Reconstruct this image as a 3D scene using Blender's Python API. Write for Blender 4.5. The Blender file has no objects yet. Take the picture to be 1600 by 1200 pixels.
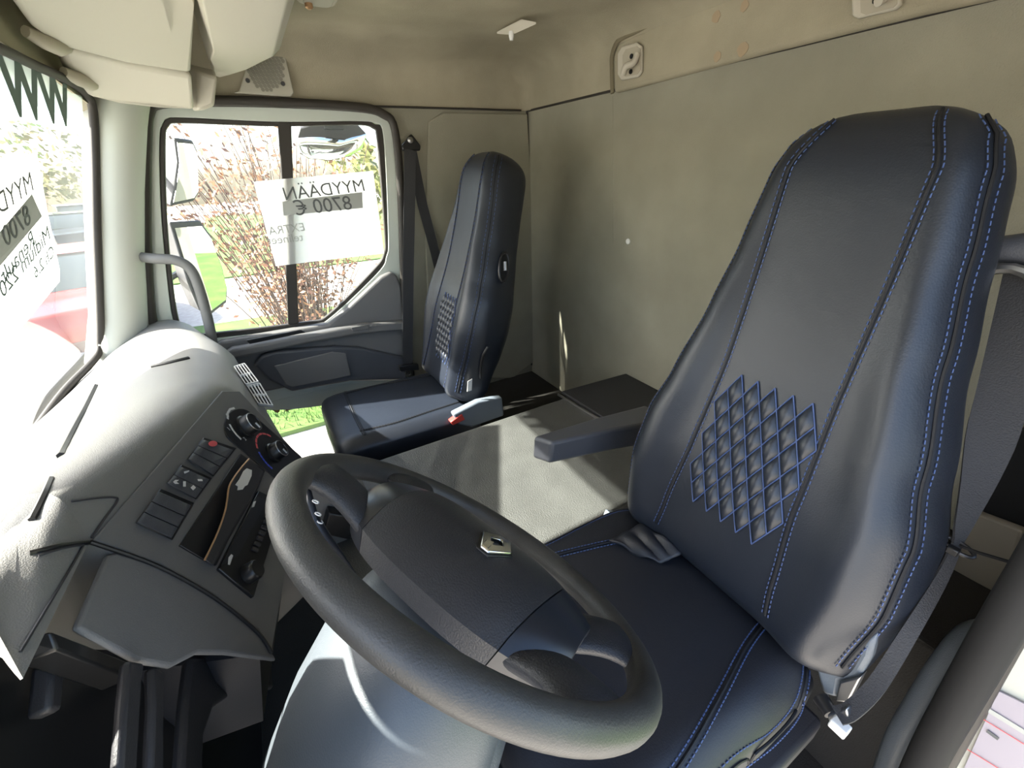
import bpy, bmesh, math, random
import numpy as np
from mathutils import Vector, Matrix
random.seed(7)
SC = bpy.context.scene
COL = SC.collection

# ------------------------------------------------------------------ camera, sky, sun, exposure
F = 645.585
RC = np.array([[-0.49682182, -0.3873526, 0.7766119],      # world X (across to the passenger side): right, down, forward of the lens
               [-0.86713181, 0.25802781, -0.42603295],    # world Y (towards the front of the truck)
               [-0.03536249, -0.88508735, -0.46407961]])  # world Z (up)
cam_d = bpy.data.cameras.new('camera'); cam = bpy.data.objects.new('camera', cam_d); COL.objects.link(cam)
cam_d.sensor_width = 36.0; cam_d.lens = F / 1600 * 36.0; cam_d.clip_start = 0.01; cam_d.clip_end = 300
cam.matrix_world = Matrix(((RC[0][0], -RC[0][1], -RC[0][2], 0), (RC[1][0], -RC[1][1], -RC[1][2], 0), (RC[2][0], -RC[2][1], -RC[2][2], 0), (0, 0, 0, 1)))
SC.camera = cam
SUN_DIR = Vector((0.25, 0.70, 0.65)).normalized()
wd = bpy.data.worlds.new('world'); SC.world = wd; wd.use_nodes = True
wn = wd.node_tree; bg = wn.nodes['Background']
sky = wn.nodes.new('ShaderNodeTexSky'); sky.sky_type = 'NISHITA'; sky.sun_disc = False
sky.sun_elevation = math.asin(SUN_DIR.z); sky.sun_rotation = math.atan2(SUN_DIR.x, SUN_DIR.y)
sky.air_density = 1.0; sky.dust_density = 2.5; sky.ozone_density = 1.0
wn.links.new(sky.outputs[0], bg.inputs[0]); bg.inputs[1].default_value = 0.33
sd = bpy.data.lights.new('sun', 'SUN'); sun = bpy.data.objects.new('sun', sd); COL.objects.link(sun)
sd.energy = 15.0; sd.angle = 0.012; sd.color = (1.0, 0.95, 0.86)
sun.rotation_euler = SUN_DIR.to_track_quat('Z', 'Y').to_euler(); sun.location = SUN_DIR * 20
SC.view_settings.view_transform = 'Standard'; SC.view_settings.look = 'None'; SC.view_settings.gamma = 1.0
SC.view_settings.use_curve_mapping = False
SC.view_settings.exposure = 1.25
SC.cycles.max_bounces = 12; SC.cycles.diffuse_bounces = 6; SC.cycles.transparent_max_bounces = 16
SC.cycles.sample_clamp_indirect = 8.0

# ------------------------------------------------------------------ measuring helpers
V = Vector
def ray(u, v):
    return V(tuple(RC @ np.array([(u - 800) / F, (v - 600) / F, 1.0])))
def at(u, v, **k):
    d = ray(u, v); a, val = list(k.items())[0]
    return d * (val / d['xyz'.index(a)])
def onpl(u, v, P, n):
    d = ray(u, v); return d * (V(P).dot(n) / d.dot(n))
Z_GROUND = -2.45
Y_BACK = -1.244
Z_FLOOR = -1.35

# ------------------------------------------------------------------ materials
def mat(name, col, rough=0.5, metal=0.0, bump=0.0, bscale=200.0, var=0.0, vscale=6.0, spec=0.5, coat=0.0, col2=None, detail=6.0):
    m = bpy.data.materials.new(name); m.use_nodes = True
    nt = m.node_tree; b = nt.nodes['Principled BSDF']
    b.inputs['Base Color'].default_value = (*col, 1); b.inputs['Roughness'].default_value = rough
    b.inputs['Metallic'].default_value = metal; b.inputs['Specular IOR Level'].default_value = spec
    if coat: b.inputs['Coat Weight'].default_value = coat; b.inputs['Coat Roughness'].default_value = 0.15
    tc = nt.nodes.new('ShaderNodeTexCoord')
    if bump:
        n = nt.nodes.new('ShaderNodeTexNoise'); n.inputs['Scale'].default_value = bscale; n.inputs['Detail'].default_value = 4
        bp = nt.nodes.new('ShaderNodeBump'); bp.inputs['Strength'].default_value = bump; bp.inputs['Distance'].default_value = 0.002
        nt.links.new(tc.outputs['Object'], n.inputs['Vector']); nt.links.new(n.outputs[0], bp.inputs['Height'])
        nt.links.new(bp.outputs[0], b.inputs['Normal'])
    if var or col2:
        n = nt.nodes.new('ShaderNodeTexNoise'); n.inputs['Scale'].default_value = vscale; n.inputs['Detail'].default_value = detail
        r = nt.nodes.new('ShaderNodeValToRGB')
        c2 = col2 or tuple(min(1, c * (1 + var)) for c in col); c1 = col if col2 else tuple(c * (1 - var) for c in col)
        r.color_ramp.elements[0].position = 0.35; r.color_ramp.elements[1].position = 0.68
        r.color_ramp.elements[0].color = (*c1, 1); r.color_ramp.elements[1].color = (*c2, 1)
        nt.links.new(tc.outputs['Object'], n.inputs['Vector']); nt.links.new(n.outputs[0], r.inputs[0])
        nt.links.new(r.outputs[0], b.inputs['Base Color'])
    return m

def leather_mat(name, col, rough):
    m = mat(name, col, rough, spec=0.6)
    nt = m.node_tree; b = nt.nodes['Principled BSDF']; tc = nt.nodes.new('ShaderNodeTexCoord')
    vo = nt.nodes.new('ShaderNodeTexVoronoi'); vo.inputs['Scale'].default_value = 420
    no = nt.nodes.new('ShaderNodeTexNoise'); no.inputs['Scale'].default_value = 11; no.inputs['Detail'].default_value = 5; no.inputs['Distortion'].default_value = 0.6
    b1 = nt.nodes.new('ShaderNodeBump'); b1.inputs['Strength'].default_value = 0.12; b1.inputs['Distance'].default_value = 0.001
    b2 = nt.nodes.new('ShaderNodeBump'); b2.inputs['Strength'].default_value = 0.10; b2.inputs['Distance'].default_value = 0.012
    nt.links.new(tc.outputs['Object'], vo.inputs['Vector']); nt.links.new(tc.outputs['Object'], no.inputs['Vector'])
    nt.links.new(vo.outputs[0], b1.inputs['Height']); nt.links.new(no.outputs[0], b2.inputs['Height'])
    nt.links.new(b1.outputs[0], b2.inputs['Normal']); nt.links.new(b2.outputs[0], b.inputs['Normal'])
    return m

def film_mat(name, tint, cover, col, gloss=0.06, rough=0.02, solid=0.0):
    """thin pane: clear + a thin film of haze / paper that scatters light + a mirror reflection"""
    m = bpy.data.materials.new(name); m.use_nodes = True; nt = m.node_tree; nt.nodes.clear()
    out = nt.nodes.new('ShaderNodeOutputMaterial')
    tr = nt.nodes.new('ShaderNodeBsdfTransparent'); tr.inputs[0].default_value = (*tint, 1)
    tl = nt.nodes.new('ShaderNodeBsdfTranslucent'); tl.inputs[0].default_value = (*col, 1)
    df = nt.nodes.new('ShaderNodeBsdfDiffuse'); df.inputs[0].default_value = (*col, 1)
    gl = nt.nodes.new('ShaderNodeBsdfGlossy'); gl.inputs['Roughness'].default_value = rough
    m0 = nt.nodes.new('ShaderNodeMixShader'); m0.inputs[0].default_value = 0.4
    m1 = nt.nodes.new('ShaderNodeMixShader'); m1.inputs[0].default_value = cover
    m2 = nt.nodes.new('ShaderNodeMixShader')
    fr = nt.nodes.new('ShaderNodeLayerWeight'); fr.inputs[0].default_value = 0.12
    mul = nt.nodes.new('ShaderNodeMath'); mul.operation = 'MULTIPLY'; mul.inputs[1].default_value = gloss * 8
    nt.links.new(tl.outputs[0], m0.inputs[1]); nt.links.new(df.outputs[0], m0.inputs[2])
    nt.links.new(tr.outputs[0], m1.inputs[1]); nt.links.new(m0.outputs[0], m1.inputs[2])
    nt.links.new(m1.outputs[0], m2.inputs[1]); nt.links.new(gl.outputs[0], m2.inputs[2])
    nt.links.new(fr.outputs['Fresnel'], mul.inputs[0]); nt.links.new(mul.outputs[0], m2.inputs[0])
    nt.links.new(m2.outputs[0], out.inputs[0])
    return m

M = dict(
    leather=leather_mat('black leather', (0.011, 0.015, 0.024), 0.42),
    leather2=leather_mat('black ribbed leather', (0.012, 0.014, 0.02), 0.5),
    stitch=mat('blue thread', (0.05, 0.085, 0.21), 0.6),
    seam=mat('black seam welt', (0.006, 0.007, 0.01), 0.6),  # thin black welt along the leather seams, also dark thread
    head=mat('beige headliner cloth', (0.36, 0.325, 0.24), 0.95, bump=0.5, bscale=380, var=0.10, vscale=5, spec=0.15),
    back=mat('grey beige wall cloth', (0.30, 0.285, 0.225), 0.95, bump=0.6, bscale=340, var=0.09, vscale=4, spec=0.15),
    visor=mat('pale beige moulded plastic', (0.50, 0.465, 0.385), 0.6, bump=0.15, bscale=500),
    visor2=mat('beige hinge plastic', (0.40, 0.36, 0.28), 0.5),
    pillar=mat('pale grey pillar trim', (0.50, 0.51, 0.45), 0.55, bump=0.1, bscale=500),
    paint=mat('pale grey green door paint', (0.56, 0.60, 0.54), 0.3, spec=0.5),
    rubber=mat('dark grey rubber', (0.014, 0.0135, 0.013), 0.75, spec=0.3),
    rubber_b=mat('brown black rubber', (0.032, 0.027, 0.022), 0.6),
    dash=mat('mid grey dash plastic', (0.20, 0.195, 0.185), 0.5, bump=0.35, bscale=650),
    facia=mat('charcoal dash plastic', (0.155, 0.152, 0.150), 0.5, bump=0.3, bscale=650),
    dark=mat('dark charcoal plastic', (0.035, 0.034, 0.038), 0.5, bump=0.2, bscale=500),
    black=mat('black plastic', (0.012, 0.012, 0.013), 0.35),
    blackm=mat('matt black recess', (0.008, 0.008, 0.008), 0.9),
    wheel=mat('worn grey black wheel rim', (0.052, 0.050, 0.047), 0.42, bump=0.25, bscale=600, var=0.2, vscale=14),
    pad=mat('grained wheel pad', (0.030, 0.031, 0.036), 0.45, bump=0.45, bscale=520),
    insert=mat('smooth dark blue grey wheel insert', (0.020, 0.022, 0.028), 0.28),
    shroud=mat('blue grey column plastic', (0.075, 0.087, 0.10), 0.42, bump=0.2, bscale=600),
    chrome=mat('chrome', (0.75, 0.75, 0.74), 0.15, 1.0),
    steel=mat('dull steel', (0.45, 0.45, 0.45), 0.35, 1.0),
    white=mat('white plastic', (0.75, 0.75, 0.73), 0.5),
    print=mat('white print', (0.7, 0.7, 0.7), 0.6),
    red=mat('red plastic', (0.55, 0.05, 0.04), 0.4),
    redp=mat('red print', (0.75, 0.12, 0.13), 0.6),
    bluep=mat('blue print', (0.05, 0.09, 0.6), 0.6),
    bronze=mat('copper coloured edge strip', (0.55, 0.33, 0.18), 0.35, 0.6),
    belt=mat('charcoal belt webbing', (0.032, 0.032, 0.034), 0.7, bump=0.6, bscale=500),
    vinyl=mat('dark grey grained vinyl', (0.066, 0.068, 0.064), 0.5, bump=1.0, bscale=260, var=0.12, vscale=12),
    lid=mat('black vinyl lid', (0.022, 0.023, 0.026), 0.55, bump=0.6, bscale=260),
    carpet=mat('dark brown carpet', (0.022, 0.020, 0.017), 0.95, bump=0.9, bscale=350),
    arm=mat('charcoal armrest plastic', (0.068, 0.072, 0.084), 0.45, bump=0.3, bscale=500),
    bar=mat('grey grab handle plastic', (0.13, 0.13, 0.125), 0.5, bump=0.2, bscale=500),
    bluegrey=mat('blue grey seat plastic', (0.13, 0.155, 0.185), 0.45, bump=0.2, bscale=500),
    speaker=mat('pale grey speaker plastic', (0.42, 0.40, 0.33), 0.6),
    hole=mat('speaker hole grey', (0.22, 0.21, 0.17), 0.8),
    tan=mat('tan board', (0.25, 0.22, 0.17), 0.8),
    stain=mat('faint orange mark', (0.37, 0.285, 0.19), 0.95),
    lilac=mat('pale lilac paper', (0.36, 0.33, 0.37), 0.6),
    step_shade=mat('dark beige step shade', (0.17, 0.145, 0.095), 0.95),  # darker beige, shade of the header panel step put into colour
    grass=mat('grass', (0.045, 0.11, 0.010), 0.9, bump=1.0, bscale=30, col2=(0.09, 0.16, 0.022), vscale=3),
    road=mat('pale gravel', (0.42, 0.39, 0.34), 0.9, var=0.12, vscale=9),
    twig=mat('brown twig', (0.10, 0.06, 0.045), 0.8),
    leafr=mat('reddish brown leaf', (0.22, 0.085, 0.06), 0.7, col2=(0.34, 0.19, 0.08), vscale=40),
    leafy=mat('yellow green leaf', (0.20, 0.18, 0.03), 0.7, col2=(0.10, 0.13, 0.03), vscale=2),
    leafg=mat('dark green leaf', (0.07, 0.13, 0.03), 0.7, col2=(0.15, 0.2, 0.05), vscale=3),
    bark=mat('grey brown bark', (0.16, 0.12, 0.09), 0.9, bump=0.8, bscale=20),
    mirror=mat('mirror glass', (0.85, 0.87, 0.86), 0.01, 1.0),
    carred=mat('red car paint', (0.62, 0.04, 0.03), 0.25, coat=0.8),
    carblack=mat('dark grey car paint', (0.03, 0.035, 0.035), 0.2, coat=0.8),
    carsilver=mat('silver car paint', (0.6, 0.62, 0.62), 0.3, 0.4, coat=0.6),
    carglass=mat('dark car glass', (0.05, 0.07, 0.075), 0.05),
    tyre=mat('tyre', (0.02, 0.02, 0.02), 0.8),
    brownp=mat('brown marking', (0.34, 0.20, 0.08), 0.6),
    greyp=mat('grey print', (0.42, 0.43, 0.40), 0.7),
    inkp=mat('dark grey ink', (0.11, 0.115, 0.115), 0.7),
    bannerink=mat('dark green ink', (0.05, 0.09, 0.08), 0.6),
    housered=mat('red wall boards', (0.30, 0.08, 0.05), 0.8), roofm=mat('dark roof', (0.08, 0.07, 0.07), 0.8),
)
M['ws'] = film_mat('glare haze windscreen glass', (0.93, 0.96, 0.95), 0.055, (0.9, 0.92, 0.9), 0.05)  # scattering film stands in for glare and dash reflection on the pane
M['glass'] = film_mat('side window glass', (0.95, 0.97, 0.96), 0.02, (0.9, 0.9, 0.88), 0.05)
M['paper'] = film_mat('thin white paper', (1, 1, 1), 0.72, (0.88, 0.88, 0.86), 0.0)
M['banner'] = film_mat('pale film banner', (1, 1, 1), 0.5, (0.75, 0.86, 0.86), 0.0)

# ------------------------------------------------------------------ building helpers
class MB:
    def __init__(s): s.v = []; s.f = []
    def add(s, vs, fs):
        o = len(s.v); s.v += [tuple(p) for p in vs]; s.f += [tuple(i + o for i in f) for f in fs]; return s
    def prism(s, pts, off):
        pts = [V(p) for p in pts]; off = V(off); n = len(pts)
        vs = pts + [p + off for p in pts]
        fs = [tuple(range(n - 1, -1, -1)), tuple(range(n, 2 * n))] + [(i, (i + 1) % n, n + (i + 1) % n, n + i) for i in range(n)]
        return s.add(vs, fs)
    def loft(s, rings, closed=True, caps=True):
        n = len(rings[0]); vs = [p for r in rings for p in r]; fs = []
        for k in range(len(rings) - 1):
            for i in range(n if closed else n - 1):
                j = (i + 1) % n
                fs.append((k * n + i, k * n + j, (k + 1) * n + j, (k + 1) * n + i))
        if caps and closed:
            fs.append(tuple(range(n - 1, -1, -1))); fs.append(tuple(range((len(rings) - 1) * n, len(rings) * n)))
        return s.add(vs, fs)
    def tube(s, path, r, seg=10, closed=False, flat=1.0, side=None):
        path = [V(p) for p in path]; n = len(path); rings = []
        up = None
        for i, p in enumerate(path):
            if closed: t = path[(i + 1) % n] - path[i - 1]
            else: t = path[min(i + 1, n - 1)] - path[max(i - 1, 0)]
            if t.length < 1e-9: t = V((0, 0, 1))
            t.normalize()
            if side is not None: a = V(side)
            else: a = up if up is not None else (V((0, 0, 1)) if abs(t.z) < 0.9 else V((1, 0, 0)))
            a = a - t * a.dot(t)
            if a.length < 1e-6: a = V((1, 0, 0)) - t * t.x
            a.normalize(); up = a; b = t.cross(a)
            rr = r[i] if isinstance(r, (list, tuple)) else r
            rings.append([p + (a * math.cos(2 * math.pi * k / seg) + b * math.sin(2 * math.pi * k / seg) * flat) * rr for k in range(seg)])
        if closed:
            rings.append(rings[0])
            return s.loft(rings, True, False)
        return s.loft(rings)
    def ribbon(s, path, wv, width, thick):
        """strap: path points, width directions (one or a list)"""
        path = [V(p) for p in path]; n = len(path); rings = []
        for i, p in enumerate(path):
            t = (path[min(i + 1, n - 1)] - path[max(i - 1, 0)]).normalized()
            w = V(wv[i]) if isinstance(wv, list) else V(wv)
            w = (w - t * w.dot(t)).normalized(); nn = t.cross(w)
            ww = width[i] if isinstance(width, list) else width
            a = w * ww / 2; b = nn * thick / 2
            rings.append([p - a - b, p + a - b, p + a + b, p - a + b])
        return s.loft(rings)
    def box(s, c, ax, ay, az):
        c, ax, ay, az = V(c), V(ax), V(ay), V(az)
        return s.prism([c - ax - ay - az, c + ax - ay - az, c + ax + ay - az, c - ax + ay - az], az * 2)
    def build(s, name, m, parent=None, smooth=True, bevel=0.0, bseg=2, sub=0, angle=40, weld=0.0):
        me = bpy.data.meshes.new(name); me.from_pydata(s.v, [], s.f); me.update()
        bm = bmesh.new(); bm.from_mesh(me)
        if weld: bmesh.ops.remove_doubles(bm, verts=bm.verts, dist=weld)
        bmesh.ops.recalc_face_normals(bm, faces=bm.faces); bm.to_mesh(me); bm.free()
        if smooth:
            for p in me.polygons: p.use_smooth = True
        o = bpy.data.objects.new(name, me); COL.objects.link(o); me.materials.append(M[m] if isinstance(m, str) else m)
        if bevel:
            b = o.modifiers.new('bevel', 'BEVEL'); b.width = bevel; b.segments = bseg; b.limit_method = 'ANGLE'; b.angle_limit = math.radians(angle)
        if sub:
            q = o.modifiers.new('sub', 'SUBSURF'); q.levels = sub; q.render_levels = sub
        if smooth and not sub:
            try:
                me.set_sharp_from_angle(angle=math.radians(angle))
            except Exception: pass
        if parent is not None: adopt(o, parent)
        return o

def adopt(o, parent):
    o.parent = parent
    mw = Matrix.Translation(parent.location) if parent.type == 'EMPTY' else Matrix.Identity(4)
    o.matrix_parent_inverse = mw.inverted() if parent.parent is None else Matrix.Identity(4)
def tag(o, label=None, cat=None, group=None, kind=None):
    if label: o['label'] = label
    if cat: o['category'] = cat
    if group: o['group'] = group
    if kind: o['kind'] = kind
    return o
def thing(name, label, cat, loc=(0, 0, 0), group=None):
    o = bpy.data.objects.new(name, None); COL.objects.link(o); o.location = loc; o.empty_display_size = 0.1
    return tag(o, label, cat, group)
def struct(o, label, cat): return tag(o, label, cat, None, 'structure')

def smooth_path(pts, n=6, closed=False):
    pts = [V(p) for p in pts]; out = []; N = len(pts)
    rng = range(N) if closed else range(N - 1)
    for i in rng:
        p0 = pts[i - 1] if (closed or i > 0) else pts[i]; p1 = pts[i]; p2 = pts[(i + 1) % N]
        p3 = pts[(i + 2) % N] if (closed or i + 2 < N) else p2
        for k in range(n):
            t = k / n; t2 = t * t; t3 = t2 * t
            out.append(0.5 * ((2 * p1) + (p2 - p0) * t + (2 * p0 - 5 * p1 + 4 * p2 - p3) * t2 + (3 * p1 - p0 - 3 * p2 + p3) * t3))
    if not closed: out.append(pts[-1])
    return out

def ring_prism(outer, inner, off):
    """closed band between two outlines with the same number of points, given a thickness"""
    mb = MB(); n = len(outer); off = V(off)
    rings = [[V(p) for p in outer], [V(p) + off for p in outer], [V(p) + off for p in inner], [V(p) for p in inner]]
    vs = [p for r in rings for p in r]; fs = []
    for k in range(4):
        for i in range(n):
            j = (i + 1) % n; kk = (k + 1) % 4
            fs.append((k * n + i, k * n + j, kk * n + j, kk * n + i))
    return mb.add(vs, fs)

def resample(pts, n):
    pts = [V(p) for p in pts]; P = pts + [pts[0]]
    L = [0]
    for a, b in zip(P, P[1:]): L.append(L[-1] + (b - a).length)
    out = []; k = 0
    for i in range(n):
        s = L[-1] * i / n
        while L[k + 1] < s: k += 1
        f = (s - L[k]) / max(1e-9, L[k + 1] - L[k]); out.append(P[k].lerp(P[k + 1], f))
    return out

def text_on(name, s, P, right, up, size, m, parent, off=(0, 0, 0), align='LEFT', depth=0.0006, shear=0.0, bold=0.0):
    cu = bpy.data.curves.new(name, 'FONT'); cu.body = s; cu.size = 1.0; cu.extrude = 0; cu.align_x = align; cu.shear = shear; cu.offset = bold; cu.resolution_u = 3
    o = bpy.data.objects.new(name, cu); COL.objects.link(o)
    bpy.context.view_layer.update()
    me = bpy.data.meshes.new_from_object(o.evaluated_get(bpy.context.evaluated_depsgraph_get()))
    vs = [v.co.copy() for v in me.vertices]; fs = [tuple(p.vertices) for p in me.polygons]
    bpy.data.objects.remove(o); bpy.data.curves.remove(cu); bpy.data.meshes.remove(me)
    P, r, u = V(P) + V(off), V(right).normalized() * size, V(up).normalized() * size
    nn = r.cross(u).normalized() * depth
    bm = MB(); n = len(vs)
    bm.add([P + r * v.x + u * v.y for v in vs] + [P + r * v.x + u * v.y + nn for v in vs], fs + [tuple(i + n for i in f) for f in fs])
    return bm.build(name, m, parent, smooth=False)

# ================================================================== THE CAB SHELL
def rrect(x0, x1, y0, y1, r, z, n=6):
    pts = []
    for cx, cy, a0 in ((x1 - r, y1 - r, 0), (x0 + r, y1 - r, 90), (x0 + r, y0 + r, 180), (x1 - r, y0 + r, 270)):
        for k in range(n + 1):
            a = math.radians(a0 + 90 * k / n); pts.append(V((cx + r * math.cos(a), cy + r * math.sin(a), z)))
    return pts
rings = []
for z, ins, rr in ((0.236, 0, 0.05), (0.30, 0.004, 0.06), (0.345, 0.018, 0.07), (0.385, 0.055, 0.09), (0.41, 0.11, 0.12), (0.425, 0.2, 0.16), (0.43, 0.45, 0.2)):
    rings.append(rrect(-0.10 + ins, 2.0 - ins, Y_BACK + ins * 0.75, 0.40 - ins * 0.3, rr, z))
mb = MB(); n_ = len(rings[0])
mb.loft(rings, True, False); mb.f.append(tuple(range((len(rings) - 1) * n_, len(rings) * n_)))
outer = [p + V(((0.06 if p.x > 1 else -0.06), (0.06 if p.y > 0 else -0.06), 0)) for p in rings[0]]
mb2 = MB(); mb2.add(mb.v, mb.f)
# the roof skin above, so that the headliner has thickness
top = [[V((p.x, p.y, p.z)) for p in rings[0]], outer, [V((p.x, p.y, 0.53)) for p in outer]]
mb2.loft(top, True, False); o_ = len(mb2.v); mb2.f.append(tuple(range(o_ - n_, o_)))
ceil = mb2.build('ceiling', 'head', weld=0.0001, angle=60)
struct(ceil, 'beige cloth headliner of the cab roof with rounded edges', 'ceiling')

wb = MB().prism([(-0.16, Y_BACK, 0.24), (2.05, Y_BACK, 0.24), (2.05, Y_BACK, Z_FLOOR), (-0.16, Y_BACK, Z_FLOOR)], (0, -0.06, 0)).build('wall_back', 'back', smooth=False)
struct(wb, 'grey beige cloth covered rear wall of the cab', 'wall')
# seam roll, a pressed crease and a button on the back wall
MB().tube([(-0.1, Y_BACK + 0.001, 0.238), (0.6, Y_BACK + 0.001, 0.238), (1.3, Y_BACK + 0.001, 0.236), (1.99, Y_BACK + 0.001, 0.236)], 0.0045, 8).build('seam_line', 'rubber_b', wb)
MB().tube([at(957, 150, y=Y_BACK), at(957, 260, y=Y_BACK), at(957, 380, y=Y_BACK)], 0.004, 8, flat=0.6).build('crease', 'back', wb)
b0 = at(982, 377, y=Y_BACK)
MB().loft([[b0 + V((r * math.cos(a * math.pi / 6), h, r * math.sin(a * math.pi / 6))) for a in range(12)] for r, h in ((0.011, 0), (0.011, 0.004), (0.006, 0.008))]).build('button', 'white', wb)

# right hand wall: rear quarter panel with a pressed cloth panel, plus strips around the door
wr_pts = [at(592, 168, x=2.0), at(612, 184, x=2.0), at(625, 215, x=2.0), at(634, 424, x=2.0), at(640, 600, x=2.0), V((2.0, -0.52, Z_FLOOR)), V((2.0, Y_BACK, Z_FLOOR)), V((2.0, Y_BACK, 0.237)), V((2.0, -0.40, 0.237))]
wr_pts[8] = V((2.0, -0.30, 0.237)); 
wr = MB().prism(wr_pts, (0.06, 0, 0)).build('wall_right', 'back', smooth=False)
struct(wr, 'grey beige cloth quarter panel behind the passenger door', 'wall')
pp = [at(668, 190, x=2.0), at(690, 176, x=2.0), at(822, 178, x=2.0), at(836, 400, x=2.0), at(838, 560, x=2.0), at(800, 590, x=2.0), at(700, 590, x=2.0), at(672, 560, x=2.0), at(663, 380, x=2.0)]
MB().prism(pp, (-0.014, 0, 0)).build('quarter_panel', 'back', wr, bevel=0.012, bseg=4)
MB().tube([V((1.995, Y_BACK + 0.01, 0.235)), V((1.995, Y_BACK + 0.006, -0.4)), V((1.995, Y_BACK + 0.004, -1.1))], 0.005, 8).build('corner_seam', 'rubber_b', wr)
# strip of wall above the door between its seal and the headliner, and the pillar post in front
ws_ = MB()
ws_.prism([V((2.0, 0.40, 0.237)), V((2.0, -0.30, 0.237)), V((2.0, -0.42, 0.237)), at(576, 166, x=2.0), at(336, 156, x=2.0), at(240, 160, x=2.0), V((2.0, 0.36, 0.2))], (0.06, 0, 0))
ws_.build('door_header', 'head', wr, smooth=False)
MB().tube([V((1.992, 0.38, 0.236)), V((1.992, -0.4, 0.236)), V((1.992, -1.2, 0.236))], 0.004, 8).build('header_seam', 'rubber_b', wr)

# left hand wall: only behind the open driver's door
wl = MB()
wl.prism([(-0.10, -0.70, 0.24), (-0.10, -0.70, -0.3), (-0.10, -0.70, Z_FLOOR), (-0.10, Y_BACK, Z_FLOOR), (-0.10, Y_BACK, 0.24)], (-0.06, 0, 0))
wl = wl.build('wall_left', 'tan', smooth=False); struct(wl, 'tan inner panel beside the open driver door, right edge of photo', 'wall')

fl = MB().prism([(-0.12, Y_BACK, Z_FLOOR), (2.06, Y_BACK, Z_FLOOR), (2.06, 0.75, Z_FLOOR), (-0.12, 0.75, Z_FLOOR)], (0, 0, -0.08)).build('floor', 'carpet', smooth=False)
struct(fl, 'dark brown cab floor carpet', 'floor')
wf = MB().prism([(-0.12, 0.70, Z_FLOOR), (2.06, 0.70, Z_FLOOR), (2.06, 0.70, -0.56), (-0.12, 0.70, -0.56)], (0, 0.05, 0)).build('wall_front', 'dark', smooth=False)
struct(wf, 'dark bulkhead panel below the windscreen', 'wall')
# raised rear floor behind the passenger seat
rf = MB().prism([(1.22, Y_BACK, -1.14), (2.0, Y_BACK, -1.14), (2.0, -0.62, -1.14), (1.22, -0.62, -1.14)], (0, 0, -0.21)).build('trim_1', 'carpet', smooth=False, bevel=0.01)
struct(rf, 'dark carpeted step on the floor behind the passenger seat', 'trim')

rb2 = MB().prism([(-0.06, Y_BACK, -0.80), (0.60, Y_BACK, -0.80), (0.60, -0.86, -0.80), (-0.06, -0.86, -0.80)], (0, 0, -0.55)).build('trim_6', 'carpet', smooth=False, bevel=0.01)
struct(rb2, 'dark carpeted box along the rear wall behind the driver seat', 'trim')

# ------------------------------------------------------------------ windscreen
def ws_y(x, z): return 0.60 + (-0.515 - z) * 0.357 + 0.055 * (1 - ((x - 0.95) / 0.95) ** 2)
def ws(u, v, off=0.0):
    d = ray(u, v); t = 0.6 / max(d.y, 1e-6)
    for _ in range(40):
        P = d * t; t += 0.6 * ((ws_y(P.x, P.z) - off) - P.y) / max(d.y, 0.05)
    return d * t
top_z = lambda x: 0.205 + 0.085 * (1 - ((x - 0.95) / 0.95) ** 2)
g = MB(); NX = 24
xs = [0.0 + 1.9 * i / NX for i in range(NX + 1)]
rings = []
for x in xs:
    zt, zb = top_z(x), -0.56
    rings.append([V((x, ws_y(x, zb + (zt - zb) * k / 8), zb + (zt - zb) * k / 8)) for k in range(9)])
vs = [p for r in rings for p in r]
g.add(vs, [(i * 9 + k, i * 9 + k + 1, (i + 1) * 9 + k + 1, (i + 1) * 9 + k) for i in range(NX) for k in range(8)])
wsg = g.build('window_1', 'ws'); struct(wsg, 'large truck windscreen with glare haze put into its glass, left edge of photo', 'window')
edge = [V((x, ws_y(x, top_z(x)) - 0.006, top_z(x))) for x in xs if x <= 1.82]
corner = [ws(118, 133, 0.006), ws(135, 148, 0.006), ws(145, 172, 0.006), ws(149, 250, 0.006), ws(151, 350, 0.006), ws(155, 450, 0.006), ws(157, 520, 0.006), ws(155, 548, 0.006), ws(142, 568, 0.006), ws(100, 612, 0.006), ws(50, 680, 0.006), ws(0, 748, 0.006), ws(-60, 840, 0.006)]
top_path = [p for p in edge]
seal_path = smooth_path([ws(-60, 55, 0.006), ws(0, 76, 0.006), ws(50, 100, 0.006), ws(95, 120, 0.006)] + corner, 5)
MB().tube(seal_path, 0.011, 10).build('windscreen_seal', 'rubber_b', wsg)
# header cap between the glass and the headliner
hd = MB()
hd.loft([[V((x, ws_y(x, top_z(x)) + 0.0, top_z(x) - 0.004)), V((x, 0.36, 0.30)), V((x, 0.36, 0.40)), V((x, 0.52, 0.40)), V((x, ws_y(x, top_z(x)) + 0.05, top_z(x) + 0.01))] for x in [-0.1, 0.3, 0.7, 1.1, 1.5, 1.9, 2.03]])
hdr = hd.build('trim_2', 'head', angle=60); struct(hdr, 'beige header trim along the top of the windscreen', 'trim')

# A pillar on the passenger side
ap = []
for lu, lv, ru, rv in ((146, 150, 240, 160), (148, 200, 234, 200), (150, 300, 229, 300), (153, 400, 229, 400), (157, 500, 235, 505), (150, 580, 240, 590)):
    L = ws(lu, lv, 0.004); Rr = at(ru, rv, x=1.985)
    Mi = (L + Rr) / 2 + V((-0.045, -0.03, 0)); M2 = L.lerp(Mi, 0.5) + V((-0.018, -0.008, 0)); M3 = Mi.lerp(Rr, 0.5) + V((-0.014, -0.012, 0))
    ap.append([L, M2, Mi, M3, Rr, Rr + V((0.1, 0.0, 0)), L + V((0.12, 0.06, 0))])
P0 = MB().loft(ap).build('trim_3', 'pillar', angle=75); struct(P0, 'pale grey pillar trim between windscreen and passenger door', 'trim')

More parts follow.
